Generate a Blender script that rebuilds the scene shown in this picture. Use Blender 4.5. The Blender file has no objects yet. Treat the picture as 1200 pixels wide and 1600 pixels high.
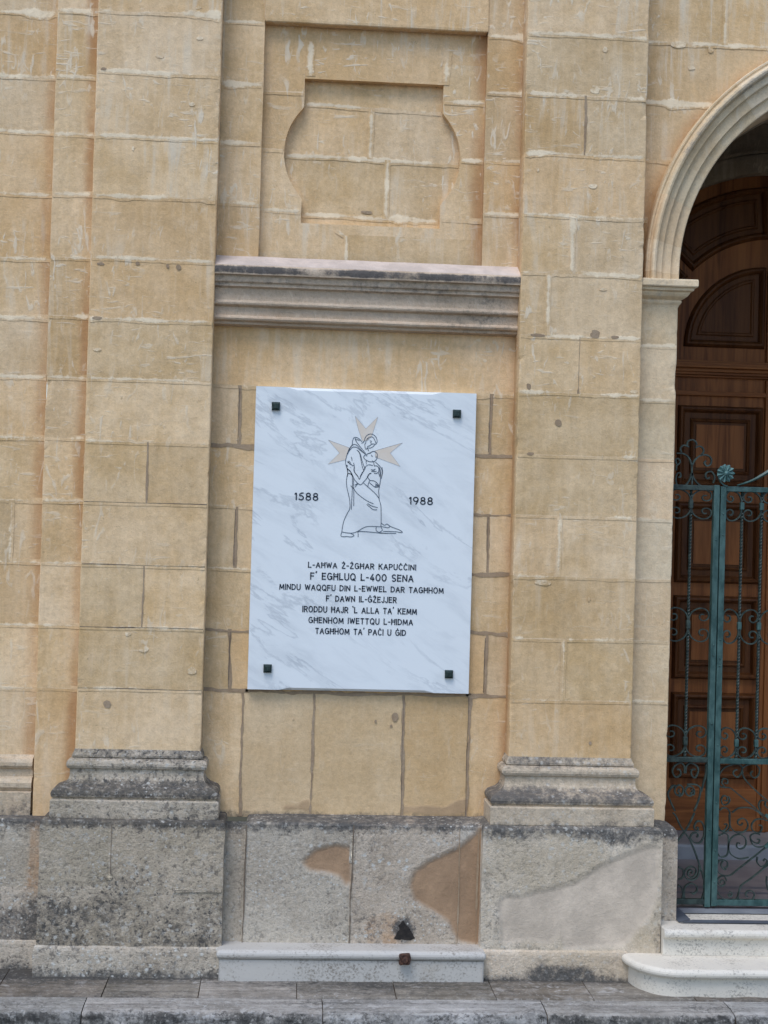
import bpy, bmesh, math, random
from mathutils import Vector, Matrix, noise
random.seed(7)
S = bpy.context.scene
COL = S.collection
R = math.radians

# ------------------------------------------------------------------ camera
F, YAW, PITCH, ROLL = 2311.0, 0.0663001525, 0.0172299413, 0.0276008347   # focal length in 1/1600 of the picture height
CAM = Vector((0, -5.5, 1.575))
def cam_axes():
    fw = Vector((math.sin(YAW), math.cos(YAW), 0)); r = Vector((math.cos(YAW), -math.sin(YAW), 0)); u = Vector((0, 0, 1))
    fw2 = fw*math.cos(PITCH)+u*math.sin(PITCH); u2 = u*math.cos(PITCH)-fw*math.sin(PITCH)
    return r*math.cos(ROLL)+u2*math.sin(ROLL), u2*math.cos(ROLL)-r*math.sin(ROLL), fw2
AX = cam_axes()
cd = bpy.data.cameras.new('camera'); cam = bpy.data.objects.new('camera', cd); COL.objects.link(cam)
cd.sensor_fit = 'VERTICAL'; cd.sensor_height = 24; cd.sensor_width = 18; cd.lens = 24*F/1600
cd.clip_start = .05; cd.clip_end = 500
m = Matrix.Identity(4)
for k in range(3):
    m[k][0] = AX[0][k]; m[k][1] = AX[1][k]; m[k][2] = -AX[2][k]; m[k][3] = CAM[k]
cam.matrix_world = m
S.camera = cam
# ------------------------------------------------------------------ light
SUN_EL, SUN_AZ = R(60), R(-30)      # azimuth measured from straight out of the wall, negative = to the left
sd = Vector((math.sin(SUN_AZ)*math.cos(SUN_EL), -math.cos(SUN_AZ)*math.cos(SUN_EL), math.sin(SUN_EL)))
W = bpy.data.worlds.new('World'); S.world = W; W.use_nodes = True
nt = W.node_tree; bg = nt.nodes['Background']
sk = nt.nodes.new('ShaderNodeTexSky'); sk.sky_type = 'NISHITA'; sk.sun_disc = False
sk.sun_elevation = SUN_EL; sk.sun_rotation = math.atan2(sd.x, sd.y); sk.air_density = 1.0; sk.dust_density = 1.0; sk.ozone_density = 1.6
nt.links.new(sk.outputs[0], bg.inputs[0]); bg.inputs[1].default_value = .135
sl = bpy.data.lights.new('sun', 'SUN'); so = bpy.data.objects.new('sun', sl); COL.objects.link(so)
sl.energy = 1.15; sl.angle = R(28); sl.color = (.98, .98, 1)
so.rotation_euler = (-sd).to_track_quat('-Z', 'Y').to_euler()
so.location = (-3, -6, 8)
S.view_settings.view_transform = 'Standard'; S.view_settings.look = 'None'; S.view_settings.gamma = 1
S.view_settings.exposure = 0.58

# ------------------------------------------------------------------ measuring: a reading on the photograph (1200 x 1600) -> point on the plane y = Y
def at(px, py, Y=0.0):
    v = AX[0]*((px-600)/F) - AX[1]*((py-800)/F) + AX[2]
    return CAM + v*((Y-CAM.y)/v.y)
def crop(pts, ox, oy, s, Y):
    return [at(ox+a/s, oy+b/s, Y) for a, b in pts]

# ------------------------------------------------------------------ materials
def nmat(name):
    mt = bpy.data.materials.new(name); mt.use_nodes = True
    return mt, mt.node_tree, mt.node_tree.nodes['Principled BSDF']
class G:
    def __init__(s, nt): s.nt = nt
    def n(s, t, **k):
        o = s.nt.nodes.new(t)
        for a, b in k.items(): setattr(o, a, b)
        return o
    def L(s, a, b): s.nt.links.new(a, b)
    def put(s, sock, v):
        if isinstance(v, bpy.types.NodeSocket): s.L(v, sock)
        elif isinstance(v, (tuple, list)) and len(v) == 3 and sock.type == 'RGBA': sock.default_value = (*v, 1)
        else: sock.default_value = v
    def math(s, op, a, b=0.0, c=None, clamp=False):
        o = s.n('ShaderNodeMath', operation=op, use_clamp=clamp); s.put(o.inputs[0], a); s.put(o.inputs[1], b)
        if c is not None: s.put(o.inputs[2], c)
        return o.outputs[0]
    def mix(s, f, a, b, mode='MIX'):
        o = s.n('ShaderNodeMix', data_type='RGBA', blend_type=mode); s.put(o.inputs[0], f); s.put(o.inputs[6], a); s.put(o.inputs[7], b)
        return o.outputs[2]
    def noise(s, scale, detail=4, rough=.55, vec=None, dist=0.0):
        o = s.n('ShaderNodeTexNoise'); o.inputs['Scale'].default_value = scale; o.inputs['Detail'].default_value = detail
        o.inputs['Roughness'].default_value = rough; o.inputs['Distortion'].default_value = dist
        if vec is not None: s.L(vec, o.inputs['Vector'])
        return o.outputs['Fac']
    def step(s, v, a, b):
        o = s.n('ShaderNodeMapRange', interpolation_type='SMOOTHSTEP'); s.put(o.inputs[0], v)
        o.inputs[1].default_value = a; o.inputs[2].default_value = b
        return o.outputs[0]
    def map(s, scale=(1, 1, 1), rot=(0, 0, 0), loc=(0, 0, 0)):
        tc = s.n('ShaderNodeTexCoord'); o = s.n('ShaderNodeMapping')
        o.inputs['Scale'].default_value = scale; o.inputs['Rotation'].default_value = rot; o.inputs['Location'].default_value = loc
        s.L(tc.outputs['Object'], o.inputs['Vector']); return o.outputs[0]
    def bump(s, h, strength, dist, bsdf):
        o = s.n('ShaderNodeBump'); o.inputs['Strength'].default_value = strength; o.inputs['Distance'].default_value = dist
        s.L(h, o.inputs['Height']); s.L(o.outputs[0], bsdf.inputs['Normal'])
    def voro(s, scale, vec=None, feature='F1'):
        o = s.n('ShaderNodeTexVoronoi', feature=feature); o.inputs['Scale'].default_value = scale
        if vec is not None: s.L(vec, o.inputs['Vector'])
        return o

def stone(name, A, B, pale=(.70, .61, .47), orange=(.43, .225, .095), grime=(.085, .08, .072), patch=(.42, .29, .17),
          scratch=1.0, spots=0.0, pit=0.0, spec=.25, streak=1.0, grain=.42, soft=False, flat=False):
    mt, nt, bs = nmat(name); g = G(nt)
    at_ = g.n('ShaderNodeAttribute', attribute_name='stain')
    sep = g.n('ShaderNodeSeparateColor'); g.L(at_.outputs['Color'], sep.inputs[0])
    tone, org, grm = sep.outputs; pat = at_.outputs['Alpha']
    off = g.n('ShaderNodeVectorMath', operation='SCALE'); off.inputs[0].default_value = (37., 11., 53.); g.put(off.inputs['Scale'], tone)
    def bm_(*a, **k):
        o = g.n('ShaderNodeVectorMath', operation='ADD'); g.L(g.map(*a, **k), o.inputs[0]); g.L(off.outputs[0], o.inputs[1]); return o.outputs[0]
    big = g.noise(2.6, 5, .6, bm_(loc=(3, 1, 7)))
    mid = g.noise(11, 6, .65, g.map((1, 1, .8)))
    strk = g.noise(1.0, 5, .6, bm_((26, 26, 2.6)), .6)
    hz = g.noise(1.0, 5, .65, bm_((2.2, 34, 30) if flat else (1.2, 1.2, 22)), .5 if flat else .3)
    hue = g.math('FRACT', g.math('MULTIPLY', tone, 7.37))
    fine = g.noise(170, 4, .7, g.map())
    med = g.noise(55, 4, .6, g.map())
    c = g.mix(g.step(g.math('ADD', g.math('MULTIPLY', big, .6), g.math('MULTIPLY', mid, .4)), .36, .64), A, B)
    # tone of the single block
    tv = g.math('ADD', g.math('MULTIPLY', tone, .22), .89)
    tc = g.n('ShaderNodeCombineColor'); g.put(tc.inputs[0], tv); g.put(tc.inputs[1], tv); g.put(tc.inputs[2], g.math('ADD', g.math('MULTIPLY', tone, .26), .87))
    c = g.mix(1.0, c, tc.outputs[0], 'MULTIPLY')
    c = g.mix(g.math('MULTIPLY', g.step(hue, .55, 1.0), .17), c, tuple(.55*v+.45*sum(B)/3 for v in B))
    c = g.mix(g.math('MULTIPLY', g.step(hue, .45, .0), .30), c, (A[0]*1.02, A[1]*.90, A[2]*.82))
    # small dark pores
    po = g.math('MULTIPLY', g.step(g.noise(75, 3, .6, g.map((1, 1, 1.4), loc=(5, 5, 9))), .655, .72), g.step(g.noise(6, 3, .6, g.map(loc=(7, 2, 2))), .45, .65))
    c = g.mix(g.math('MULTIPLY', po, .5), c, tuple(v*.45 for v in A))
    # bedding and rain streaks
    sv = g.math('ADD', g.math('ADD', g.math('MULTIPLY', strk, .36*streak), g.math('MULTIPLY', hz, 2.3 if flat else .16)), 1-.26*streak-(1.05 if flat else 0))
    sv = g.math('ADD', g.math('MULTIPLY', g.math('SUBTRACT', med, .5), .46), sv)
    sv = g.math('ADD', g.math('MULTIPLY', g.math('SUBTRACT', fine, .5), grain), sv)
    cc = g.n('ShaderNodeCombineColor')
    for i in range(3): g.put(cc.inputs[i], sv)
    c = g.mix(1.0, c, cc.outputs[0], 'MULTIPLY')
    # warm patina in sheltered corners
    of = g.math('MULTIPLY', g.step(g.math('ADD', org, g.math('ADD', g.math('MULTIPLY', g.math('SUBTRACT', mid, .5), 1.3), g.math('MULTIPLY', g.math('SUBTRACT', strk, .5), .9))), .2, 1.1), g.math('MULTIPLY', g.math('MINIMUM', g.math('MULTIPLY', org, 3.0), 1.0), .8))
    c = g.mix(of, c, orange)
    tcz = g.n('ShaderNodeTexCoord'); sz_ = g.n('ShaderNodeSeparateXYZ'); g.L(tcz.outputs['Object'], sz_.inputs[0]); hz_z = sz_.outputs['Z']
    # pale shallow scars and limewash smears
    s1 = g.noise(1.0, 3, .5, g.map((30, 30, 9), (0, .5, 0)), 1.6)
    s2 = g.noise(1.0, 3, .5, g.map((11, 11, 44), (0, -.35, 0)), 1.2)
    gate = g.step(g.noise(3.4, 4, .6, g.map(loc=(9, 4, 2))), .42, .62)
    sc = g.math('MAXIMUM', g.step(s1, .585, .70), g.math('MULTIPLY', g.step(s2, .60, .70), .9))
    sc = g.math('MULTIPLY', sc, g.math('ADD', g.math('MULTIPLY', gate, g.math('ADD', .38*scratch, g.math('MULTIPLY', g.step(hz_z, 1.2, 3.0), .32*scratch))), .05*scratch))
    c = g.mix(sc, c, tuple(min(.86, v*1.16) for v in pale))
    veil = g.math('MULTIPLY', g.math('MULTIPLY', g.step(strk, .48, .70), g.step(g.noise(2.1, 4, .6, g.map(loc=(4, 9, 6))), .42, .64)), g.math('ADD', .25*scratch, g.math('MULTIPLY', g.step(hz_z, 1.4, 3.4), .6*scratch)))
    c = g.mix(veil, c, pale)
    # patches of mortar or bare stone
    pf = g.step(g.math('ADD', pat, g.math('MULTIPLY', g.math('ADD', g.math('MULTIPLY', g.math('SUBTRACT', med, .5), 1.0), g.math('MULTIPLY', g.math('SUBTRACT', mid, .5), 1.0)))), .40, .58)
    if soft: pf = g.math('MULTIPLY', g.step(g.math('ADD', pat, g.math('ADD', g.math('MULTIPLY', g.math('SUBTRACT', med, .5), 1.5), g.math('MULTIPLY', g.math('SUBTRACT', mid, .5), 1.6))), .32, .90), .78)
    pc = g.mix(g.step(mid, .35, .68), patch, tuple(min(1, v*1.28) for v in patch))
    inv = g.math('SUBTRACT', 1.0, pf)
    # grime, plus the shade painted on the left pilaster's return
    gn = g.noise(38, 6, .78, g.map(loc=(2, 2, 2)))
    gn2 = g.noise(7, 5, .7, g.map(loc=(5, 2, 1)))
    gsum = g.math('ADD', grm, g.math('ADD', g.math('MULTIPLY', g.math('SUBTRACT', gn, .5), 1.5), g.math('MULTIPLY', g.math('SUBTRACT', gn2, .5), .9)))
    gf = g.math('MULTIPLY', g.step(gsum, .28, .95), g.math('MULTIPLY', g.math('MINIMUM', g.math('MULTIPLY', grm, 3.0), 1.0), .93))
    c = g.mix(gf, c, grime)
    if spots > 0:
        v1 = g.voro(34, g.map(loc=(1, 3, 5))); v2 = g.voro(64, g.map(loc=(7, 3, 1)))
        d1 = g.math('SUBTRACT', v1.outputs['Distance'], g.math('MULTIPLY', g.math('SUBTRACT', g.noise(70, 3), .5), .55))
        m1 = g.math('MULTIPLY', g.math('SUBTRACT', 1.0, g.step(d1, .12, .30)), g.step(g.noise(4.2, 3, .6, g.map(loc=(1, 8, 3))), .46, .58))
        m2 = g.math('MULTIPLY', g.math('SUBTRACT', 1.0, g.step(v2.outputs['Distance'], .14, .3)), g.step(g.noise(5.5, 3, .6, g.map(loc=(6, 8, 3))), .5, .6))
        sp = g.math('MULTIPLY', g.math('MAXIMUM', m1, m2), spots)
        c = g.mix(sp, c, (.60, .585, .53))
    c = g.mix(pf, c, pc)
    if pit > 0:   # small dark pits
        vp = g.voro(95, g.map((1, 1, .8), loc=(4, 4, 4))); pn = g.noise(60, 4, .7, g.map(loc=(8, 1, 8)))
        crust = g.math('MULTIPLY', g.math('MULTIPLY', g.step(g.noise(48, 5, .75, g.map(loc=(1, 6, 4))), .53, .66), .5*pit), inv)
        c = g.mix(crust, c, (.56, .54, .49))
        pm = g.math('MULTIPLY', g.step(g.math('ADD', pn, g.math('MULTIPLY', g.math('SUBTRACT', gn2, .5), .35)), .53, .64), g.math('MULTIPLY', pit, inv))
        pm = g.math('MULTIPLY', pm, g.step(grm, -.15, .6))
        c = g.mix(pm, c, (.085, .08, .074))
    g.L(c, bs.inputs['Base Color']); bs.inputs['Roughness'].default_value = .9
    bs.inputs['Specular IOR Level'].default_value = spec
    h = g.math('ADD', g.math('ADD', g.math('MULTIPLY', mid, .9), g.math('MULTIPLY', med, .35)), g.math('MULTIPLY', fine, .22))
    h = g.math('ADD', h, g.math('MULTIPLY', sc, .25))
    if pit > 0:
        rough = g.math('MULTIPLY', g.math('ADD', g.math('MULTIPLY', gn, .8), g.math('MULTIPLY', g.noise(60, 4, .7, g.map(loc=(8, 1, 8))), .9)), inv)
        h = g.math('SUBTRACT', h, g.math('MULTIPLY', rough, pit*1.3))
    h = g.math('ADD', h, g.math('MULTIPLY', pf, .12 if soft else .28))
    g.bump(h, .75, .006 if pit == 0 else .009, bs)
    return mt
def pair(name, *a, joint=(.76, .64, .46), **k):
    mm = stone(name, *a, **k); k['patch'] = joint; k['soft'] = True; PALE[mm.name] = stone(name+'_with_pale_joint', *a, **k); return mm
PALE = {}

A0, B0 = (.615, .416, .207), (.772, .570, .345)
M_STONE = pair('golden_limestone', A0, B0)
M_FLANK = pair('golden_limestone_flank', A0, B0)
M_LOW = pair('new_yellow_limestone', (.60, .41, .21), (.715, .525, .31), scratch=.35, streak=.5)
M_TRIM = pair('grey_weathered_limestone', (.46, .355, .235), (.60, .49, .35), spots=.5, pit=.35, scratch=.6, grime=(.10, .092, .085))
M_ARCH = pair('pale_arch_limestone', (.64, .47, .28), (.76, .61, .41), scratch=.7, streak=.4, grime=(.22, .215, .21))
M_PLINTH = pair('pitted_grey_limestone', (.41, .345, .265), (.58, .51, .41), spots=1.0, pit=.8, scratch=.5, streak=.5, patch=(.33, .215, .13), grime=(.085, .083, .08), grain=.9)
M_GREY = pair('dark_grey_weathered_limestone', (.41, .345, .255), (.57, .485, .38), spots=.7, pit=.95, scratch=.5, streak=.5, grime=(.085, .078, .068), grain=.9)
M_PATCHED = pair('patched_grey_limestone', (.47, .39, .28), (.64, .55, .43), spots=.6, pit=.6, scratch=.5, streak=.5, patch=(.52, .435, .34), grime=(.085, .083, .08), grain=.75)
M_PAVE = pair('worn_grey_paving', (.135, .117, .092), (.28, .25, .21), spots=.0, pit=.5, scratch=1.2, streak=0.2, pale=(.5, .49, .47), grime=(.06, .057, .052), flat=True)
M_KERB = pair('rough_grey_kerb', (.22, .21, .19), (.43, .415, .39), spots=.2, pit=.9, scratch=1.0, streak=.2, pale=(.58, .58, .57), grime=(.03, .03, .028), flat=True)
def mortar_mat(name, A, B):
    mt, nt, bs = nmat(name); g = G(nt)
    c = g.mix(g.step(g.noise(14, 5, .65, g.map()), .32, .68), A, B)
    c = g.mix(g.math('MULTIPLY', g.step(g.noise(140, 3, .7, g.map()), .4, .7), .3), c, tuple(v*.7 for v in A))
    g.L(c, bs.inputs['Base Color']); bs.inputs['Roughness'].default_value = .95; bs.inputs['Specular IOR Level'].default_value = .15
    g.bump(g.noise(90, 4, .7, g.map()), .5, .004, bs)
    return mt
M_PALE = mortar_mat('pale_lime_mortar', (.52, .40, .26), (.70, .62, .49))
M_BROWN = mortar_mat('brown_cement_mortar', (.33, .235, .15), (.42, .32, .22))
M_DARK = mortar_mat('open_dark_joint', (.13, .10, .075), (.24, .19, .14))
MSET = lambda mm: [mm, PALE[mm.name], M_BROWN, M_DARK, M_LOW]

def marble_mat(name, base, vein, veins=1.0, dirt=0.0, rough=.35):
    mt, nt, bs = nmat(name); g = G(nt)
    v = g.map((1, 1, 1), (0, R(-31), 0))
    st = g.n('ShaderNodeMapping'); st.inputs['Scale'].default_value = (1.5, 1.5, 5.0); g.L(v, st.inputs[0])
    a = g.noise(1.5, 6, .62, st.outputs[0], .6)
    b = g.noise(3.4, 6, .6, st.outputs[0], .5)
    st2 = g.n('ShaderNodeMapping'); st2.inputs['Scale'].default_value = (1.0, 1.0, 3.2); st2.inputs['Location'].default_value = (3, 1, 4); g.L(v, st2.inputs[0])
    d = g.noise(1.8, 7, .6, st2.outputs[0], .4)
    ridge = g.math('SUBTRACT', 1.0, g.math('MULTIPLY', g.math('ABSOLUTE', g.math('SUBTRACT', d, .5)), 44.0), clamp=True)
    ridge = g.math('MULTIPLY', ridge, g.step(g.noise(3.2, 3, .5, g.map(loc=(2, 5, 1))), 0.40, .58))
    cloud = g.math('ADD', g.math('MULTIPLY', g.step(a, .46, .72), .75), g.math('MULTIPLY', g.step(b, .50, .74), .35))
    f = g.math('MULTIPLY', g.math('ADD', g.math('MULTIPLY', cloud, .55), g.math('MULTIPLY', ridge, .55)), veins, clamp=True)
    c = g.mix(f, base, vein)
    if dirt:
        dn = g.noise(120, 4, .75, g.map()); dm = g.noise(6, 4, .6, g.map(loc=(3, 3, 8)))
        c = g.mix(g.math('MULTIPLY', g.step(g.math('ADD', dn, g.math('MULTIPLY', g.math('SUBTRACT', dm, .5), .6)), .52, .72), dirt), c, (.24, .215, .18))
        c = g.mix(g.math('MULTIPLY', g.step(g.noise(9, 5, .7, g.map(loc=(1, 1, 9))), .5, .8), dirt*.6), c, (.42, .36, .28))
    g.L(c, bs.inputs['Base Color']); bs.inputs['Roughness'].default_value = rough
    g.bump(g.noise(60, 4, .6, g.map()), .25 if dirt else .05, .003, bs)
    return mt
M_MARBLE = marble_mat('white_veined_marble', (.805, .845, .855), (.44, .48, .515), .9)
M_STEP = marble_mat('worn_white_marble', (.72, .665, .565), (.52, .50, .455), .6, .8, .6)
M_LEDGE = marble_mat('speckled_grey_marble', (.52, .495, .45), (.38, .37, .35), .6, .95, .6)

def plain(name, c1, c2, scale, rough=.6, metal=0.0, bump=0.0, vec=None, lo=.35, hi=.68, spec=.5):
    mt, nt, bs = nmat(name); g = G(nt)
    v = g.map(*(vec or ()))
    n_ = g.noise(scale, 5, .65, v)
    g.L(g.mix(g.step(n_, lo, hi), c1, c2), bs.inputs['Base Color'])
    bs.inputs['Roughness'].default_value = rough; bs.inputs['Metallic'].default_value = metal; bs.inputs['Specular IOR Level'].default_value = spec
    if bump: g.bump(n_, bump, .003, bs)
    return mt
M_INK = plain('dark_blue_letter_paint', (.012, .022, .04), (.03, .045, .07), 200, .5)
M_LINE = plain('grey_blue_engraved_line', (.06, .085, .12), (.13, .17, .22), 60, .6)
M_CROSS = plain('pale_tan_inlay', (.735, .64, .53), (.76, .69, .60), 25, .5)
M_BRONZE = plain('dark_green_bronze', (.012, .026, .024), (.03, .055, .05), 90, .4, .3, .3)
M_IRON = plain('verdigris_iron_paint', (.009, .020, .017), (.042, .068, .058), 38, .5, 0, .35)
M_TEAL = plain('weathered_teal_paint', (.016, .054, .050), (.062, .128, .118), 30, .45, 0, .35, ((1, 1, .5),))
M_ROSE = plain('pale_teal_rosette_paint', (.07, .16, .155), (.17, .30, .29), 60, .45, 0, .2)
M_RUST = plain('rusted_iron', (.035, .016, .012), (.10, .045, .026), 90, .8, 0, .8)
M_SOOT = plain('black_hole', (.012, .010, .009), (.03, .024, .02), 60, .95)
M_TILE_G = plain('blue_grey_floor_tile', (.20, .215, .24), (.27, .285, .31), 9, .45)
M_TILE_D = plain('slate_floor_tile', (.085, .10, .125), (.12, .135, .16), 9, .4)
M_TILE_P = plain('purple_grey_floor', (.17, .155, .165), (.23, .21, .215), 7, .5)
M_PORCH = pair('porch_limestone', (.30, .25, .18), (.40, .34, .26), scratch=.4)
M_ASPH = plain('grey_asphalt', (.045, .045, .046), (.075, .074, .072), 60, .9, 0, .8)
def wood_mat(name, horiz=False, k=1.0):
    mt, nt, bs = nmat(name); g = G(nt)
    sc = (2.2, 30, 36) if horiz else (36, 30, 2.2)
    n1 = g.noise(1.0, 6, .65, g.map(sc), 1.0); n2 = g.noise(1.0, 3, .5, g.map(tuple(v*.25 for v in sc), loc=(1, 2, 3)), .8)
    c = g.mix(g.step(n1, .3, .72), (.13*k, .042*k, .014*k), (.33*k, .122*k, .038*k))
    c = g.mix(g.math('MULTIPLY', g.step(n2, .4, .7), .6), c, (.39*k, .155*k, .052*k))
    # plank joints
    g.L(c, bs.inputs['Base Color']); bs.inputs['Roughness'].default_value = .5; bs.inputs['Specular IOR Level'].default_value = .18
    g.bump(n1, .2, .002, bs)
    return mt
M_WOOD = wood_mat('varnished_brown_wood'); M_WOODH = wood_mat('varnished_wood_crosswise', True); M_WOODD = wood_mat('dark_wood_moulding_and_shade', False, .42)  # darkest wood: mouldings, and shade painted into the upper door panels

# ------------------------------------------------------------------ mesh helpers
def link(name, bm, mats, parent=None, smooth=False):
    me = bpy.data.meshes.new(name); bm.normal_update(); bm.to_mesh(me); bm.free()
    for x in (mats if isinstance(mats, list) else [mats]): me.materials.append(x)
    if smooth:
        for p in me.polygons: p.use_smooth = True
    o = bpy.data.objects.new(name, me); COL.objects.link(o)
    if parent: o.parent = parent
    return o
def empty(name, loc):
    o = bpy.data.objects.new(name, None); o.empty_display_size = .1; COL.objects.link(o); o.location = loc; return o
def tag(o, label=None, cat=None, group=None, kind=None):
    for k, v in (('label', label), ('category', cat), ('group', group), ('kind', kind)):
        if v: o[k] = v
    return o
def nz(x, y, z, s=1.0): return noise.noise(Vector((x*s, y*s, z*s)))
def sstep(a, b, x):
    t = max(0., min(1., (x-a)/(b-a))); return t*t*(3-2*t)
def inpoly(x, z, P):
    c = False; j = len(P)-1
    for i in range(len(P)):
        if (P[i][1] > z) != (P[j][1] > z) and x < (P[j][0]-P[i][0])*(z-P[i][1])/(P[j][1]-P[i][1])+P[i][0]: c = not c
        j = i
    return c
def polyval(x, z, P, soft=.018):
    d = 9.
    for i in range(len(P)):
        ax, az = P[i-1]; bx, bz = P[i]; L2 = (bx-ax)**2+(bz-az)**2
        t = 0 if L2 == 0 else max(0, min(1, ((x-ax)*(bx-ax)+(z-az)*(bz-az))/L2))
        d = min(d, math.hypot(x-ax-t*(bx-ax), z-az-t*(bz-az)))
    return max(0., min(1., .5+(d if inpoly(x, z, P) else -d)/soft*.5))
def lins(a, b, step, must=()):
    ks = sorted({round(a, 5), round(b, 5), *[round(v, 5) for v in must if a < v < b]}); out = []
    for p, q in zip(ks, ks[1:]):
        n = max(1, int(math.ceil((q-p)/step)))
        out += [p+(q-p)*i/n for i in range(n)]
    return out+[ks[-1]]
NOST = lambda x, y, z: (0., 0., 0.)
class Sheet:
    """collects stone faces with their stain values (block tone, patina, grime and painted shade, patch)"""
    def __init__(s, stain=NOST, seed=0):
        s.bm = bmesh.new(); s.lay = s.bm.loops.layers.float_color.new('stain'); s.stain = stain; s.seed = seed; s.cache = {}
        s.rows = []; s.vj = []
    def joints(s, rows, vj=()):
        """rows: heights of the bed joints; vj: (x, z0, z1) upright joints"""
        s.rows = sorted(rows); s.vj = list(vj); return s
    def tone(s, x, z):
        r = sum(1 for h in s.rows if h < z); c = sum(1 for (xx, a, b) in s.vj if a < z < b and xx < x)
        return random.Random(s.seed*991+r*31+c*7).random()
    def face(s, vs, mat=0, tone=None):
        try: f = s.bm.faces.new(vs)
        except ValueError: return
        f.material_index = mat
        cx = f.calc_center_median(); t = s.tone(cx.x, cx.z) if tone is None else tone
        for l in f.loops:
            k = l.vert.co; o, g_, p = s.stain(k.x, k.y, k.z); l[s.lay] = (t, o, g_, p)
        return f
    def grid(s, fn, us, vs, mat=0, tone=None, wob=.0012):
        rows = []
        for v in vs:
            row = []
            for u in us:
                p = Vector(fn(u, v)); p += Vector((nz(p.x, p.y+5, p.z, 9), nz(p.x+9, p.y, p.z, 9), nz(p.x, p.y+31, p.z, 9)))*wob
                row.append(s.bm.verts.new(p))
            rows.append(row)
        for i in range(len(vs)-1):
            for j in range(len(us)-1):
                s.face((rows[i][j], rows[i][j+1], rows[i+1][j+1], rows[i+1][j]), mat, tone)
    def ribbon(s, pts, w, mat=1, skip=.12, jit=.6, str_=1.0):
        """a smear of mortar along a joint on a wall facing -y; pts (x, y, z)"""
        rr = random.Random(s.seed+int(abs(pts[0][0])*9999)+int(abs(pts[0][2])*7777))
        P = []
        for a, b in zip(pts, pts[1:]):
            a, b = Vector(a), Vector(b); n = max(2, int((b-a).length/.010))
            P += [a+(b-a)*i/n for i in range(n)]
        P.append(Vector(pts[-1]))
        prev = None; off = rr.random()*50; L_ = len(P)-1
        for i, p in enumerate(P):
            d = (P[min(i+1, L_)]-P[max(i-1, 0)]); d.y = 0; d.normalize(); nrm = Vector((-d.z, 0, d.x))
            q = off+i*.010
            a = w*(.5+jit*nz(q*9, 1, off)+.6*jit*nz(q*40, 2, off)); b = w*(.5+jit*nz(q*9, 7, off)+.6*jit*nz(q*40, 9, off))
            c = nrm*(.0028*nz(q*5, 3, off))
            if mat == 1: wz = .62+.38*sstep(1.5, 2.3, p.z); a *= wz; b *= wz
            if mat == 1:      # soft chalky pointing that fades into the stone on both sides
                gap = nz(q*4.2, 4, off); k = .98-.9*sstep(.02, .42, gap+skip-.1)+.35*nz(q*17, 5, off)
                k *= min(1, .35+min(i, L_-i)/3)*str_*(.72+.28*sstep(1.6, 2.4, p.z))
                big = .55+1.3*sstep(.25, .6, nz(q*6, 6, off))
                a = max(a, .0015)*big; b = max(b, .0015)*big; e = .009
                cur = [s.bm.verts.new(p+c+nrm*t) for t in (-b-e, -b*.6, a*.6, a+e)]
                if prev:
                    hi = p+nrm*.02; lo = p-nrm*.02; tt = (s.tone(lo.x, lo.z), .8, s.tone(hi.x, hi.z))
                    for m_ in range(3):
                        f = s.face((prev[0][m_], cur[m_], cur[m_+1], prev[0][m_+1]), mat, tt[m_])
                        if f:
                            val = {prev[0][0]: 0, prev[0][3]: 0, cur[0]: 0, cur[3]: 0, prev[0][1]: prev[1], prev[0][2]: prev[1], cur[1]: k, cur[2]: k}
                            for l in f.loops: t4 = l[s.lay]; l[s.lay] = (t4[0], t4[1]*.5, t4[2], val[l.vert])
                prev = (cur, k); continue
            if nz(q*3.3, 4, off) > .5-skip*1.3: a *= .25; b *= .25
            a = max(a, .0008); b = max(b, .0008)
            cur = (s.bm.verts.new(p+c-nrm*b), s.bm.verts.new(p+c+nrm*a))
            if prev: s.face((prev[0], cur[0], cur[1], prev[1]), mat)
            prev = cur
    def beds(s, x0, x1, Y, w=.011, mat=1, only=None, skip=.12):
        for k, h in enumerate(s.rows):
            if only and not only(h): continue
            s.ribbon([(x0, Y-.0013, h), ((x0+x1)/2, Y-.0013, h+.0015*math.sin(k*3)), (x1, Y-.0013, h)], w, mat, skip)
    def uprights(s, Y, w=.009, mat=1, only=None):
        for (x, a, b) in s.vj:
            if only and not only(x): continue
            s.ribbon([(x, Y-.0018, a), (x, Y-.0018, b)], w, mat)
    def section(s, poly, z0, z1, step=.025, bev=.004, must_z=(), must_x=()):
        """extrude a plan outline (x, y) from z0 to z1"""
        P = []; corner = {}
        for i, p in enumerate(poly):
            p = Vector(p)
            if 0 < i < len(poly)-1 and bev:
                a = (Vector(poly[i-1])-p).normalized(); b = (Vector(poly[i+1])-p).normalized()
                P += [p+a*bev, p+(a+b)*bev*.3, p+b*bev]; corner.update({(round(v.x, 5), round(v.y, 5)): (a+b).normalized() for v in P[-3:]})
            else: P.append(p)
        Q = [P[0]]
        for a, b in zip(P, P[1:]):
            ts = [0.]
            if abs(b.x-a.x) > .05:
                ts = [(x-a.x)/(b.x-a.x) for x in lins(min(a.x, b.x), max(a.x, b.x), step, must_x)]
                if b.x < a.x: ts.sort()
                Q += [a+(b-a)*t for t in sorted(ts)[1:]]
            else:
                n = max(1, int((b-a).length/.04)); Q += [a+(b-a)*(i+1)/n for i in range(n)]
        def pos(u, v):
            p = Q[u]; d = corner.get((round(p.x, 5), round(p.y, 5)))
            if d is not None:
                c_ = max(0, nz(p.x*3, 7, v, 7)-.30)*.011+max(0, nz(p.x*3, 17, v, 26)-.25)*.008
                p = p+d*c_
            return (p.x, p.y, v)
        s.grid(pos, list(range(len(Q))), lins(z0, z1, min(step, .016), must_z))
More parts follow.
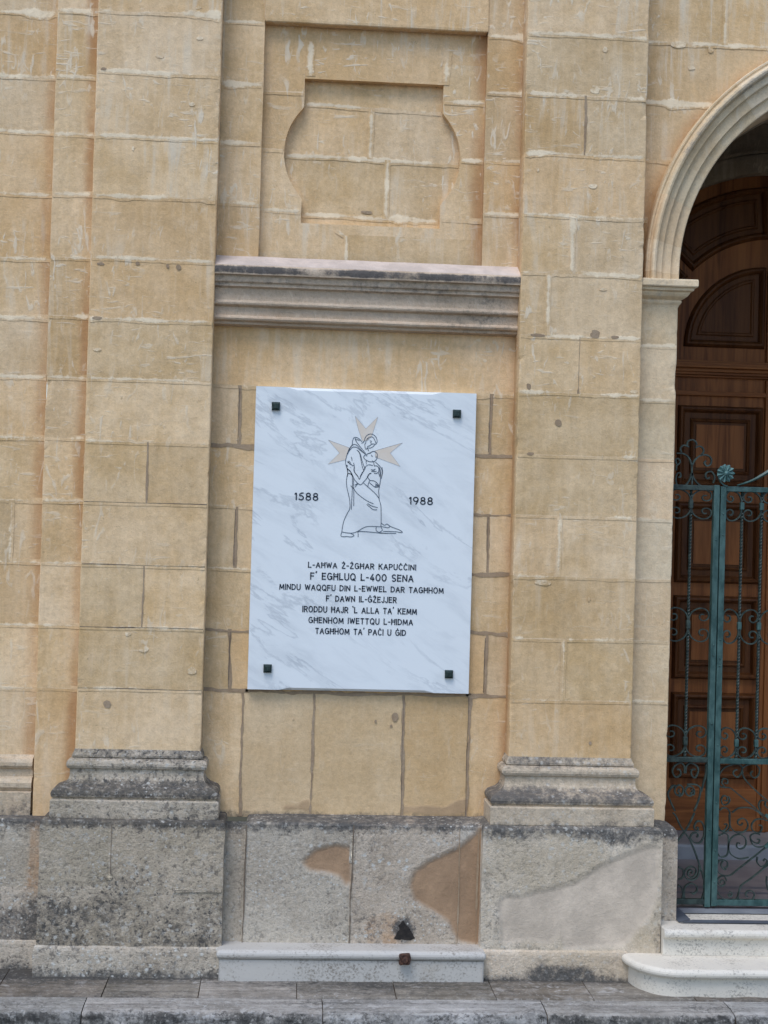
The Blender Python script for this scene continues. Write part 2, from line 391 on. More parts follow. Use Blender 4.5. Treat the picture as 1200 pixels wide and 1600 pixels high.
    def sweep(s, prof, plan, step=.025, tone=None, wob=.0012):
        """moulding: prof (out, z) carried round an open plan outline (x, y); out is to the right-hand... outward of the outline"""
        n = len(plan); P = [Vector(p) for p in plan]; nr = []
        for a, b in zip(P, P[1:]):
            d = (b-a).normalized(); nr.append(Vector((d.y, -d.x)))
        mit = [nr[0]]
        for i in range(1, n-1): mit.append((nr[i-1]+nr[i])/(1+nr[i-1].dot(nr[i])))
        mit.append(nr[-1])
        pts = [(P[0], mit[0])]
        for i in range(n-1):
            k = max(1, int((P[i+1]-P[i]).length/step))
            pts += [(P[i].lerp(P[i+1], (j+1)/k), None if j < k-1 else mit[i+1]) for j in range(k)]
            base = len(pts)-k
            for j in range(k-1): pts[base+j] = (pts[base+j][0], mit[i].lerp(mit[i+1], (j+1)/k))
        s.grid(lambda u, v: (pts[u][0].x+pts[u][1].x*prof[v][0], pts[u][0].y+pts[u][1].y*prof[v][0], prof[v][1]),
               list(range(len(pts))), list(range(len(prof))), tone=tone, wob=wob)
    def done(s, name, mats, parent=None, smooth=False):
        return link(name, s.bm, mats, parent, smooth)
def box(bm, x0, x1, y0, y1, z0, z1, bev=0, mat=0):
    r = bmesh.ops.create_cube(bm, size=1)
    for v in r['verts']: v.co = Vector(((x0+x1)/2+v.co.x*(x1-x0), (y0+y1)/2+v.co.y*(y1-y0), (z0+z1)/2+v.co.z*(z1-z0)))
    fs = {f for v in r['verts'] for f in v.link_faces}
    for f in fs: f.material_index = mat
    if bev:
        es = list({e for v in r['verts'] for e in v.link_edges})
        bmesh.ops.bevel(bm, geom=es, offset=bev, segments=2, affect='EDGES', profile=.6)
def smooth_pts(pts, n=5, closed=False):
    P = [Vector(p) for p in pts]; out = []
    if len(P) < 3: return P
    for i in range(len(P)-1):
        p0 = P[max(i-1, 0)]; p1 = P[i]; p2 = P[i+1]; p3 = P[min(i+2, len(P)-1)]
        for k in range(n):
            t = k/n
            out.append(.5*((2*p1)+(p2-p0)*t+(2*p0-5*p1+4*p2-p3)*t*t+(3*p1-p0-3*p2+p3)*t**3))
    out.append(P[-1]); return out
def bar(bm, pts, w, d, taper=False):
    """flat iron bent along pts lying in an x-z plane; w in the plane, d in depth"""
    prev = None; n = len(pts)
    for i, p in enumerate(pts):
        t = pts[min(i+1, n-1)]-pts[max(i-1, 0)]; t.y = 0
        if t.length < 1e-7: continue
        t.normalize(); nr = Vector((-t.z, 0, t.x)); ww = w
        if taper: ww = w*(.55+.45*math.sin(math.pi*min(1, max(0, i/(n-1)))))
        ring = [bm.verts.new(p+nr*ww/2+Vector((0, -d/2, 0))), bm.verts.new(p-nr*ww/2+Vector((0, -d/2, 0))),
                bm.verts.new(p-nr*ww/2+Vector((0, d/2, 0))), bm.verts.new(p+nr*ww/2+Vector((0, d/2, 0)))]
        if prev:
            for k in range(4): bm.faces.new((prev[k], prev[(k+1) % 4], ring[(k+1) % 4], ring[k]))
        else: bm.faces.new(ring[::-1])
        prev = ring
    bm.faces.new(prev)
def twisted(bm, x, y, z0, z1, r=.0062, pitch=.05, plain_ends=.0):
    n = int((z1-z0)/.004); prev = None
    for i in range(n+1):
        z = z0+(z1-z0)*i/n; a = 2*math.pi*z/pitch
        ring = [bm.verts.new((x+r*math.cos(a+k*math.pi/2), y+r*math.sin(a+k*math.pi/2), z)) for k in range(4)]
        if prev:
            for k in range(4): bm.faces.new((prev[k], prev[(k+1) % 4], ring[(k+1) % 4], ring[k]))
        prev = ring

# ================================================================== THE GROUND
XL, XR = -3.2, 5.6
bm = bmesh.new()
us = [-60, -6, XL]+[XL+.5*i for i in range(1, 18)]+[8, 60]
vs_ = [-70, -20, -8, -4, -2, -.601]
vv = [[bm.verts.new((x, y, -.14)) for x in us] for y in vs_]
for i in range(len(vs_)-1):
    for j in range(len(us)-1): bm.faces.new((vv[i][j], vv[i][j+1], vv[i+1][j+1], vv[i+1][j]))
tag(link('street', bm, M_ASPH), kind='structure')
# pavement flags
XJ = [-2.9, -2.5, -2.1, -1.72, -1.36, -.935, -.575, -.25, .085, .425, .77, 1.11, 1.47, 1.82, 2.2, 2.6, 3.0, 3.4, 3.8, 4.2, 4.6, 5.0, 5.4]
sh = Sheet(lambda x, y, z: (0, .42+.5*nz(x*.8, y*4, 1.3, 1.7)+.5*sstep(-.26, -.2, y), 0), 5)
edges = [XL]+XJ+[XR]
for k, (a, b) in enumerate(zip(edges, edges[1:])):
    dz = random.uniform(-.002, .002); g_ = .0014
    sh.grid(lambda u, v: (u, v, dz+.003*nz(u, v, 0, 14) if -.427 < v else -.006), lins(a+g_, b-g_, .03), [-.4285, -.425]+lins(-.42, .06, .025), tone=random.random(), wob=.001)
    for xx in (a+g_, b-g_):
        q = [sh.bm.verts.new(p) for p in ((xx, -.4285, 0), (xx, .06, 0), (xx, .06, -.02), (xx, -.4285, -.02))]; sh.face(q, 3)
q = [sh.bm.verts.new(p) for p in ((XL, -.44, -.008), (XR, -.44, -.008), (XR, .06, -.008), (XL, .06, -.008))]; sh.face(q, 3)
tag(sh.done('pavement', MSET(M_PAVE), smooth=True), kind='structure')
# kerb stones
def kst(x, y, z):
    top = .22+.45*nz(x*1.5, y*6, 4, 2); face = .62+.4*nz(x, z*3, 2, 9)
    return (0, face if z < -.014 or y < -.585 else top+.3*sstep(-.57, -.6, y), 0)
sh = Sheet(kst, 8)
KJ = [-2.9, -2.1, -1.3, -.62, .17, .92, 1.56, 2.3, 3.1, 3.9, 4.7]
ke = [XL]+KJ+[XR]
for k, (a, b) in enumerate(zip(ke, ke[1:])):
    prof = [(-.433, -.012), (-.434, -.003)]+[(-.44-.13*i/8, 0) for i in range(9)]+[(-.58, -.002), (-.588, -.006), (-.594, -.014), (-.598, -.026), (-.6, -.04), (-.6, -.06), (-.6, -.09), (-.6, -.145)]
    xs = lins(a+.0015, b-.0015, .014)
    def fn(u, v):
        y, z = prof[v]; e = sstep(-.5, -.6, y)
        d = .010*nz(u, z*2, k, 12)+.008*nz(u, z*3, k+3, 34)+.004*nz(u, z, k+7, 80)
        r_ = max(0, 1-min(u-a, b-u)/.02)
        return (u, y+e*(d+.010*r_), z+(e*d*.7 if z > -.03 else 0)+.0015*nz(u, y, 3, 30)-.006*r_*e)
    sh.grid(fn, xs, list(range(len(prof))), tone=random.random(), wob=.0006)
q = [sh.bm.verts.new(p) for p in ((XL, -.57, -.02), (XR, -.57, -.02), (XR, -.57, -.145), (XL, -.57, -.145))]; sh.face(q, 3)
q = [sh.bm.verts.new(p) for p in ((XL, -.43, -.02), (XR, -.43, -.02), (XR, -.57, -.02), (XL, -.57, -.02))]; sh.face(q, 3)
tag(sh.done('kerb', MSET(M_KERB), smooth=True), kind='structure')

# ================================================================== THE CHURCH FRONT
XC, ZC, RIN = 2.24, 2.60, .781
church = tag(empty('church_facade', (.5, 0, 0)), 'golden limestone church front with pilasters, recessed panel and arched doorway', 'church')
church.matrix_world = Matrix.Identity(4)
TOP = 4.3
zpx = lambda x, y, Y=0: at(x, y, Y).z
# bed joints measured on the photograph
ROWS_PL = [zpx(230, y, -.1) for y in (19, 113, 214.5, 307.5, 405, 500, 593.5, 691, 786, 883.5, 981, 1077)]
ROWS_PR = [zpx(900, y, -.1) for y in (55, 149, 242, 337, 428, 526, 615, 712, 807, 902, 999, 1095)]
ROWS_ST = [zpx(115, y, -.05) for y in (17, 120, 210, 303, 403, 494, 590, 684, 783, 880, 978, 1076)]
ROWS_FL = [zpx(45, y, 0) for y in (20, 120, 206, 303, 404, 497, 589, 684, 782, 878, 976, 1075)]
up = lambda rows: rows+[max(rows)+.235, max(rows)+.47, max(rows)+.705]

# left flank wall with its own base moulding
o_fl = lambda x, y, z: (.95*sstep(-.97, -.895, x)*(.75+.5*nz(x, 0, z, 3)), .25*sstep(.62, .545, z), 0)
sh = Sheet(o_fl, 21).joints(up(ROWS_FL), [(at(17, 830).x, ROWS_FL[9], ROWS_FL[8])]+[(-1.5, ROWS_FL[k+1], ROWS_FL[k]) for k in (0, 2, 4, 6, 10)])
sh.grid(lambda u, v: (u, 0, v), lins(XL, -.8895, .03), lins(.53, TOP, .03, sh.rows))
sh.beds(XL, -.892, 0, .012); sh.uprights(0)
sh.done('wall', MSET(M_FLANK), church)
basep = [(0, .745), (.004, .738), (.022, .732), (.03, .720), (.03, .708), (.022, .698), (.014, .694), (.014, .668), (.030, .662), (.042, .648), (.042, .632), (.034, .622), (.030, .618), (.046, .614), (.046, .53)]
sh = Sheet(lambda x, y, z: (.3, .28+.35*sstep(.6, .54, z), 0), 22); sh.sweep(basep, [(XL, 0), (-.8935, 0)])
sh.done('base_moulding', MSET(M_TRIM), church, False)
green = lambda x, y, z: (.7*sstep(-.93, -.86, x)*sstep(.2, .3, z), max(.75*sstep(.46, .535, z), .62*sstep(.33, .16, z+.05*nz(x, 0, z, 8)))+.15, 0)
sh = Sheet(green, 23).joints([.3])
pl = [(.0, .532), (.095, .532), (.102, .529), (.105, .522)]+[(.105, .522-.021*i) for i in range(1, 21)]+[(.105, .085)]
sh.sweep(pl, [(XL, -.005), (-.8, -.005)])
sh.done('plinth', MSET(M_PLINTH), church)
foot = [(0, .108), (.02, .106), (.027, .098), (.03, .085), (.031, .05), (.03, .02), (.03, -.02)]
sh = Sheet(lambda x, y, z: (0, .30+.4*sstep(.05, -.01, z), 0), 24); sh.sweep(foot, [(XL, -.085), (-.8, -.085)], tone=.7)
sh.done('footing', MSET(M_PLINTH), church)

# narrow strip pilaster
xs0, xs1 = -.893*5.45/5.5, -.746
o_st = lambda x, y, z: (1.0*sstep(-.80, -.745, x)*(.8+.6*nz(x*2, 0, z, 3))+.25*sstep(1.2, .6, z), .25*sstep(.62, .545, z), 0)
sh = Sheet(o_st, 31).joints(up(ROWS_ST))
sh.section([(xs0, .02), (xs0, -.05), (-.70, -.05)], .53, TOP, .02, .003, sh.rows)
sh.beds(xs0+.004, -.738, -.05, .010)
sh.done('wall_strip', MSET(M_STONE), church)

def pilaster(x0, x1, rows, vj, seed, stain, mats, dark):
    sh = Sheet(stain, seed).joints(up(rows), vj)
    sh.section([(x0, .02), (x0, -.10), (x1, -.10), (x1, .02)], .76, TOP, .022, .004, sh.rows, [v[0] for v in sh.vj])
    return sh
# left pilaster
xl0, xl1 = -.746*5.4/5.5, -.288*5.4/5.5
vjl = [(at(230, 735, -.1).x, ROWS_PL[8], ROWS_PL[7]), (at(223, 930, -.1).x, ROWS_PL[10], ROWS_PL[9])]
o_pl = lambda x, y, z: (.35*sstep(1.6, .8, z)*(.5+nz(x, 0, z, 2)), max(.55*sstep(.80, .765, z), .55*sstep(-.0945, -.08, y)*sstep(-.4, -.3, x)), 0)  # right return face darkened in colour to deepen the shadow line there
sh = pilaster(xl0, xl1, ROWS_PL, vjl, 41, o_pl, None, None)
sh.beds(xl0+.005, xl1-.005, -.10, .0125, 1, lambda h: h > ROWS_PL[6]); sh.beds(xl0+.004, xl1-.004, -.10, .008, 1, lambda h: h <= ROWS_PL[6]+.001, .3)
sh.beds(xl0+.004, xl1-.004, -.1004, .0028, 3, lambda h: h <= ROWS_PL[8]+.001, .3)
sh.uprights(-.10, .007, 2)
def blot(sh, x, y, Y, r, mat=2, el=1.0, seed=0):
    """a small plug or scab of mortar on the stone"""
    p = at(x, y, Y); n = 14; vs = []
    for i in range(n):
        a = 2*math.pi*i/n; q = r*(1+.35*nz(math.cos(a), math.sin(a), x*.37, 1.3))
        vs.append(sh.bm.verts.new((p.x+q*math.cos(a)*el, Y-.0022, p.z+q*math.sin(a))))
    f = sh.face(vs, mat)
    if f and mat == 1:
        for l in f.loops: t4 = l[sh.lay]; l[sh.lay] = (*t4[:3], .62)
for (x, y, r, e) in ((162, 108, .006, 1.6), (157, 412, .006, 2.2), (215, 412, .007, 1), (262, 416, .007, .9), (279, 418, .010, .9), (152, 497, .006, 2.8), (168, 1100, .014, 1)): blot(sh, x, y, -.1, r, 2, e)
for (x, y, r, e) in ((225, 1014, .012, 1.6), (200, 990, .008, 1.5), (208, 232, .008, .6), (250, 88, .007, 2.2), (300, 163, .007, 1.6), (152, 546, .006, 2.5), (312, 60, .006, 2.2), (300, 1048, .014, 1.2), (310, 12, .006, 2)): blot(sh, x, y, -.1, r, 1, e)
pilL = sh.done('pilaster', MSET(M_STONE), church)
PBASE = [(0, .785), (.003, .777), (.006, .770), (.009, .764), (.009, .757), (.004, .754), (.017, .750), (.023, .745), (.026, .737), (.026, .728), (.022, .719), (.015, .715), (.014, .712), (.014, .694), (.016, .684), (.022, .672), (.033, .663), (.05, .657), (.062, .652), (.069, .644), (.072, .634), (.070, .624), (.064, .618), (.063, .615), (.071, .613), (.073, .609), (.073, .59), (.073, .57), (.073, .55), (.070, .543)]
def bstain(k):
    return lambda x, y, z: (.15, k*max(.85*sstep(.705, .66, z)*sstep(.612, .63, z), .6*sstep(.735, .75, z), .55*sstep(.575, .548, z), .30), 0)
sh = Sheet(bstain(1.0), 43); sh.sweep(PBASE, [(xl0, .01), (xl0, -.10), (xl1, -.10), (xl1, .01)], tone=.35)
sh.done('pilaster_base', MSET(M_GREY), pilL)
def ped(sh, x0, x1, Y, z0, z1, back=.02):
    n = 22; pr = [(-.06, z1+.002), (-.02, z1+.001), (-.006, z1-.001), (-.0015, z1-.006), (0, z1-.013)]+[(0, z1-.013-(z1-.013-z0)*i/n) for i in range(1, n+1)]
    sh.sweep(pr, [(x0, back), (x0, Y), (x1, Y), (x1, back)], .02, wob=.003)
def pst_l(x, y, z):
    low = sstep(.36, .22, z+.05*nz(x, 0, z, 6))
    return (.12, min(1, max(.9*sstep(.49, .545, z), .56*low, .33+.3*nz(x, 1, z, 3))), 0)
sh = Sheet(pst_l, 44).joints([.315], [(at(172, 1380, -.2).x, .315, .6)])
ped(sh, -.833, -.184, -.20, .098, .548)
sh.ribbon([(at(175, 1290, -.2).x, -.2035, .535), (at(172, 1360, -.2).x, -.2035, .40), (at(172, 1367, -.2).x, -.2035, .36)], .0022, 3, 0)
sh.ribbon([(-.36, -.2045, .307), (-.19, -.2045, .310)], .0022, 1)
blot(sh, 171, 1369, -.201, .013, 1)
sh.done('pedestal', MSET(M_GREY), pilL)
FOOT = [(-.06, .110), (0, .106), (.006, .100), (.009, .09)]+[(.010, .09-.0115*i) for i in range(1, 10)]
sh = Sheet(lambda x, y, z: (0, .34+.45*sstep(.05, -.005, z), 0), 45); sh.sweep(FOOT, [(-.833, .0), (-.833, -.20), (-.196, -.20), (-.196, 0)], wob=.003, tone=.6)
sh.done('footing', MSET(M_PLINTH), pilL)

# right pilaster
xr0, xr1 = .857*5.4/5.5, 1.3215*5.4/5.5
P_ = lambda x, y: at(x, y, -.1).x
vjr = [(P_(915, 190), ROWS_PR[2], ROWS_PR[1]), (P_(895, 380), ROWS_PR[4], ROWS_PR[3]), (P_(857, 475), ROWS_PR[5], ROWS_PR[4]), (P_(905, 570), ROWS_PR[6], ROWS_PR[5]),
       (P_(873, 855), ROWS_PR[9], ROWS_PR[8]), (P_(880, 1045), ROWS_PR[11], ROWS_PR[10])]
o_pr = lambda x, y, z: (.8*sstep(-.09, -.02, y)+.25*sstep(1.5, .9, z)*(.5+nz(x, 0, z, 2)), .4*sstep(.80, .765, z), 0)
sh = pilaster(xr0, xr1, ROWS_PR, vjr, 51, o_pr, None, None)
sh.beds(xr0+.005, xr1-.005, -.10, .0125, 1, lambda h: h > ROWS_PR[5]); sh.beds(xr0+.004, xr1-.004, -.10, .0085, 1, lambda h: h <= ROWS_PR[5]+.001, .3)
sh.uprights(-.10, .006, 1, lambda x: abs(x-vjr[3][0]) > .001); sh.uprights(-.10, .009, 2, lambda x: abs(x-vjr[3][0]) < .001)
for (x, y, r, e) in ((840, 524, .007, 3.6), (930, 522, .016, 1.2), (960, 527, .006, 2.4), (872, 661, .012, 1.1), (829, 709, .006, 2.2), (826, 604, .012, .7), (922, 1161, .006, 1)): blot(sh, x, y, -.1, r, 2, e)
for (x, y, r, e) in ((945, 78, .011, .8), (926, 291, .008, 2.4), (942, 452, .006, 2.6), (840, 265, .009, .6), (850, 910, .010, 3.2), (920, 936, .012, .5), (990, 612, .007, 2), (930, 140, .016, 1.2)): blot(sh, x, y, -.1, r, 1, e)
pilR = sh.done('pilaster', MSET(M_STONE), church)
sh = Sheet(bstain(.95), 53); sh.sweep(PBASE, [(xr0, .01), (xr0, -.10), (xr1, -.10), (xr1, .01)], tone=.8)
sh.done('pilaster_base', MSET(M_ARCH if False else M_TRIM), pilR)
patchR = [(p.x, p.z) for p in crop([(620, 780), (760, 690), (1000, 580), (1095, 570), (1085, 850), (1040, 960), (900, 1120), (580, 1140), (540, 1040), (500, 1110), (380, 1090), (230, 1110), (210, 900), (240, 840), (330, 850), (430, 820)], 720, 1160, 3.529, -.2)]
def pst_r(x, y, z):
    return (.1, min(1, max(.85*sstep(.455, .54, z+.03*nz(x, 0, z, 9)), .26+.2*nz(x, 1, z, 3), .55*sstep(1.33, 1.39, x)*sstep(.35, .16, z))), polyval(x, z, patchR, .085) if y < -.19 else 0)
sh = Sheet(pst_r, 54); ped(sh, .741, 1.398, -.20, .098, .546)
sh.done('pedestal', MSET(M_PATCHED), pilR)
sh = Sheet(lambda x, y, z: (0, .08+.75*sstep(.04, -.005, z+.03*nz(x, 0, z, 7)-.03*sstep(.85, 1.0, x)*sstep(1.2, 1.05, x)), 0), 55); sh.sweep(FOOT, [(.75, 0), (.75, -.20), (1.272, -.20), (1.272, 0)], wob=.003, tone=.95)
sh.done('footing', MSET(M_PATCHED), pilR)

# ---------------- the bay between the pilasters
bx0, bx1 = -.30, .870
# lower wall
zb = lambda x, y: at(x, y).z
LR = [zb(355, 601), zb(355, 697), zb(355, 790), zb(355, 888), zb(355, 985), zb(355, 1078)]
RR = [zb(770, 616), zb(770, 712), zb(770, 805), zb(770, 898), zb(770, 990), zb(770, 1087)]
rows_b = [(a+b)/2 for a, b in zip(LR, RR)]
xlv, xrv = at(376, 1000).x, at(733, 1000).x
vb = [(at(375, 650).x, rows_b[1], rows_b[0]), (at(368, 840).x, rows_b[3], rows_b[2]), (at(360, 1030).x, rows_b[5], rows_b[4]),
      (at(766, 660).x, rows_b[1], rows_b[0]), (at(763, 850).x, rows_b[3], rows_b[2]), (at(758, 1040).x, rows_b[5], rows_b[4]),
      (at(378, 1180).x, .53, rows_b[5]), (at(487, 1180).x, .53, rows_b[5]), (at(630, 1180).x, .53, rows_b[5]), (at(731, 1180).x, .53, rows_b[5])]
def o_bay(x, y, z):
    o = .95*sstep(.79, .86, x)*(.8+.5*nz(x*2, 0, z, 3))+.6*sstep(.70, .80, x)*sstep(.9, .6, z)+.2*sstep(-.2, -.29, x)
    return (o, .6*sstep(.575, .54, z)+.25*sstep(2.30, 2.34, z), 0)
fillm = [(p.x, p.z) for p in crop([(215, 785), (225, 765), (300, 755), (330, 735), (350, 740), (358, 800), (300, 780)], 370, 1010, 3.077, 0)], \
        [(p.x, p.z) for p in crop([(775, 800), (800, 765), (850, 772), (900, 765), (1000, 775), (1060, 740), (1110, 730), (1110, 800), (1000, 815), (850, 800)], 370, 1010, 3.077, 0)]
def st_bay(x, y, z):
    o, g_, p = o_bay(x, y, z); return (o, g_, max(polyval(x, z, q, .04) for q in fillm))
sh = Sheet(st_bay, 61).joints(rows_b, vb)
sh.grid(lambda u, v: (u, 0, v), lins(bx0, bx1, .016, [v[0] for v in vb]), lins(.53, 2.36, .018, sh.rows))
for f in sh.bm.faces:          # the yellow stone blocked in under and just beside the plaque
    c_ = f.calc_center_median()
    if c_.z < rows_b[5]: yl = vb[6][0] < c_.x < vb[9][0]
    else: yl = any(v[1] < c_.z < v[2] and (v[0] < c_.x < .3 if v[0] < .3 else .3 < c_.x < v[0]) for v in vb[:6])
    if yl: f.material_index = 4
sh.ribbon([(-.285, -.0016, LR[0]), (-.12, -.0016, LR[0])], .010); sh.ribbon([(.70, -.0016, RR[0]), (.86, -.0016, RR[0])], .012)
for k in (1, 2, 3, 4, 5):
    wl = {1: .016, 2: .009, 3: .010, 4: .012, 5: .013}[k]; mt_ = 2 if k in (1, 4, 5) else 1
    sh.ribbon([(-.285, -.0018, LR[k]), (-.12, -.0018, LR[k]-.002)], wl, mt_, .02); sh.ribbon([(.69, -.0018, RR[k]), (.86, -.0018, RR[k])], .014, 2, .02)
sh.ribbon([(-.13, -.0018, LR[5]), (.25, -.0018, LR[5]-.004), (.71, -.0018, RR[5])], .012, 2, .02)
for i, v in enumerate(vb):
    wd = .0105 if i != 6 and i != 7 else .009
    sh.ribbon([(v[0], -.002, v[1]+.002), (v[0]+.004*(1 if i % 2 else -1), -.002, v[2])], wd, 2, .02)
    if i < 6 or i == 9 or i == 8: sh.ribbon([(v[0]-.004, -.0026, v[1]+.01), (v[0]-.003, -.0026, v[2]-.01)], .0022, 3, .3)
blot(sh, 617, 1121, -.001, .016, 2, .8); blot(sh, 611, 1134, -.001, .005, 2, 1); blot(sh, 587, 1127, -.001, .005, 2, 1); blot(sh, 458, 1123, -.001, .004, 1, 1)
sh.done('wall', MSET(M_STONE), church)
# stone dressings either side of the plaque keep the older colour: stiles, set 3 mm proud
for (a, b, sd_) in ((bx0, None, 1), (None, bx1, 2)): pass

# cornice over the plaque
CP = [(0, 2.605), (.03, 2.590), (.06, 2.575), (.085, 2.560), (.094, 2.552), (.096, 2.547), (.097, 2.540), (.096, 2.530), (.094, 2.5215), (.080, 2.520), (.079, 2.517), (.079, 2.500), (.077, 2.496), (.070, 2.495), (.069, 2.491), (.069, 2.482), (.062, 2.4785), (.055, 2.477), (.052, 2.468), (.049, 2.452), (.048, 2.436), (.0485, 2.432), (.055, 2.431), (.060, 2.428), (.062, 2.422), (.060, 2.416), (.054, 2.412), (.043, 2.411), (.042, 2.408), (.042, 2.377), (.049, 2.376), (.053, 2.372), (.055, 2.366), (.052, 2.360), (.046, 2.357), (.036, 2.356), (.036, 2.352), (.034, 2.346), (.026, 2.3445), (.004, 2.343), (0, 2.342)]
def cst(x, y, z):
    top = sstep(2.548, 2.556, z)
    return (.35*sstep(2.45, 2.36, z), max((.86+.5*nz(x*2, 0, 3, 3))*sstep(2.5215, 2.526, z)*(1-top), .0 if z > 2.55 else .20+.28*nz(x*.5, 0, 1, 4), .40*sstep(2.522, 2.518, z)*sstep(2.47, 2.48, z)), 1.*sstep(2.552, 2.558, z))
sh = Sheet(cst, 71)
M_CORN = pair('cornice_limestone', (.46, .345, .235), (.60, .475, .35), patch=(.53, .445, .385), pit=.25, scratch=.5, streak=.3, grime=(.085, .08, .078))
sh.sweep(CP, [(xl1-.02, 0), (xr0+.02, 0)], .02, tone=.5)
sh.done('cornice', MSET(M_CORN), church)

# upper bay: stiles, sunk field and pot-shaped sunk panel
ux0, ux1, uz1 = -.129, .707, 3.484
rl = [zb(378, y) for y in (34, 131, 223, 318)]; rr_ = [zb(790, y) for y in (58, 146, 252, 335)]
sh = Sheet(lambda x, y, z: (.15, .2*sstep(2.64, 2.6, z), 0), 81).joints(up(rl))
sh.grid(lambda u, v: (u, 0, v), lins(bx0, ux0, .025), lins(2.5, TOP, .03, sh.rows)); sh.beds(-.285, ux0-.003, 0, .011)
o_ = lambda x, y, z: (.95*sstep(.77, .86, x)*(.8+.5*nz(x*2, 0, z, 3)), 0, 0)
sh.stain = o_; sh.seed = 82; sh.joints(up(rr_))
sh.grid(lambda u, v: (u, 0, v), lins(ux1, bx1, .025), lins(2.5, TOP, .03, sh.rows)); sh.beds(ux1+.004, .865, 0, .012)
sh.done('wall', MSET(M_STONE), church)
sh = Sheet(lambda x, y, z: (.1, .15*sstep(3.5, 3.485, z), 0), 83).joints([3.70, 3.94, 4.17], [(.31, 3.484, 3.70)])
sh.sweep([(0, TOP), (0, 4.17), (0, 3.94), (0, 3.7), (0, 3.6), (0, 3.495), (-.001, 3.487), (-.004, uz1), (-.045, uz1)], [(ux0, .04), (ux0, -.006), (ux1, -.006), (ux1, .04)])
sh.beds(ux0, ux1, -.006, .010)
sh.done('panel_lintel', MSET(M_STONE), church)
DF, DI = .036, .070
px0, px1, pz0, pz1, pzc, pxc = .025, .549, 2.745, 3.290, 3.010, .287
hw0 = (px1-px0)/2
def hw(z):
    d = abs(z-pzc)
    return max(hw0, .088+math.sqrt(max(0, .244**2-d*d))) if d < .244 else hw0
def o_field(x, y, z):
    o = .9*sstep(.63, .705, x)*(.8+.5*nz(x*2, 0, z, 3))+.2
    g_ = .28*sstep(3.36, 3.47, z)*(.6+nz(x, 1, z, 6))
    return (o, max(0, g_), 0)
rows_f = [zb(580, y)+.0 for y in (147, 238, 333)]
vf = [(at(541, 380, DF).x, 2.5, pz0-.03), (at(697, 90, DF).x, 3.24, 3.36)]
sh = Sheet(o_field, 84).joints(rows_f, vf)
zs = lins(pz0, pz1, .012, sh.rows)
fld = [lins(0, 1, .1)]
sh.grid(lambda u, v: (ux0+u*((pxc-hw(v))-ux0), DF, v), lins(0, 1, .09), zs)
sh.grid(lambda u, v: ((pxc+hw(v))+u*(ux1-(pxc+hw(v))), DF, v), lins(0, 1, .09), zs)
sh.grid(lambda u, v: (u, DF, v), lins(ux0, ux1, .02), lins(2.5, pz0, .02))
sh.grid(lambda u, v: (u, DF, v), lins(ux0, ux1, .02), lins(pz1, uz1+.002, .02))
# returns of the field and of the pot-shaped sinking
sh.grid(lambda u, v: (ux0, u, v), [0, .012, .024, DF], lins(2.5, uz1, .03)); sh.grid(lambda u, v: (ux1, u, v), [0, .012, .024, DF], lins(2.5, uz1, .03))
for sg in (-1, 1): sh.grid(lambda u, v: (pxc+sg*hw(v), u, v), [DF, DF+.012, DF+.024, DI], zs)
for zz in (pz0, pz1): sh.grid(lambda u, v: (u, v, zz), lins(px0, px1, .03), [DF, DF+.012, DF+.024, DI])
for k, h in enumerate(rows_f):
    x_l, x_r = pxc-hw(h)-.004, pxc+hw(h)+.004
    sh.ribbon([(ux0, DF-.0016, h+.005), (x_l, DF-.0016, h+.004)], .012); sh.ribbon([(x_r, DF-.0016, h-.004), (ux1, DF-.0016, h-.006)], .010)
sh.ribbon([(at(486, 60, DF).x, DF-.0018, 3.43), (at(486, 110, DF).x, DF-.0018, 3.30)], .030, 1, 0)
sh.ribbon([(at(698, 60, DF).x, DF-.0018, 3.43), (at(697, 126, DF).x, DF-.0018, 3.29)], .009, 1); sh.ribbon([(vf[0][0], DF-.0018, 2.56), (vf[0][0], DF-.0018, 2.70), (vf[0][0]-.04, DF-.0018, 2.725)], .009, 1)
sh.grid(lambda u, v: (u, .095, v), lins(bx0, bx1, .1), lins(2.4, TOP, .1), tone=.5)
sh.done('sunk_field', MSET(M_STONE), church)
rp = [zb(585, 161), zb(585, 242), zb(585, 335)]
vp = [(at(580, 200, DI).x, rp[1], rp[0]), (at(604, 300, DI).x, rp[2], rp[1])]
sh = Sheet(lambda x, y, z: (.3*sstep(.3, .6, x), .16*sstep(3.2, 3.285, z)*(.7+nz(x, 1, z, 5)), 0), 86).joints(rp, vp)
zs2 = lins(pz0-.003, pz1+.003, .014, rp)
sh.grid(lambda u, v: (pxc+u*(hw(min(max(v, pz0), pz1))+.004), DI, v), lins(-1, 1, .07), zs2)
for h in rp: sh.ribbon([(pxc-hw(h)+.004, DI-.0016, h+.004), (pxc+hw(h)-.004, DI-.0016, h-.004)], .011)
sh.uprights(DI, .009, 1)
blot(sh, 573, 332, DI-.001, .006, 2, 3.6)
sh.done('sunk_panel', MSET(M_STONE), church)

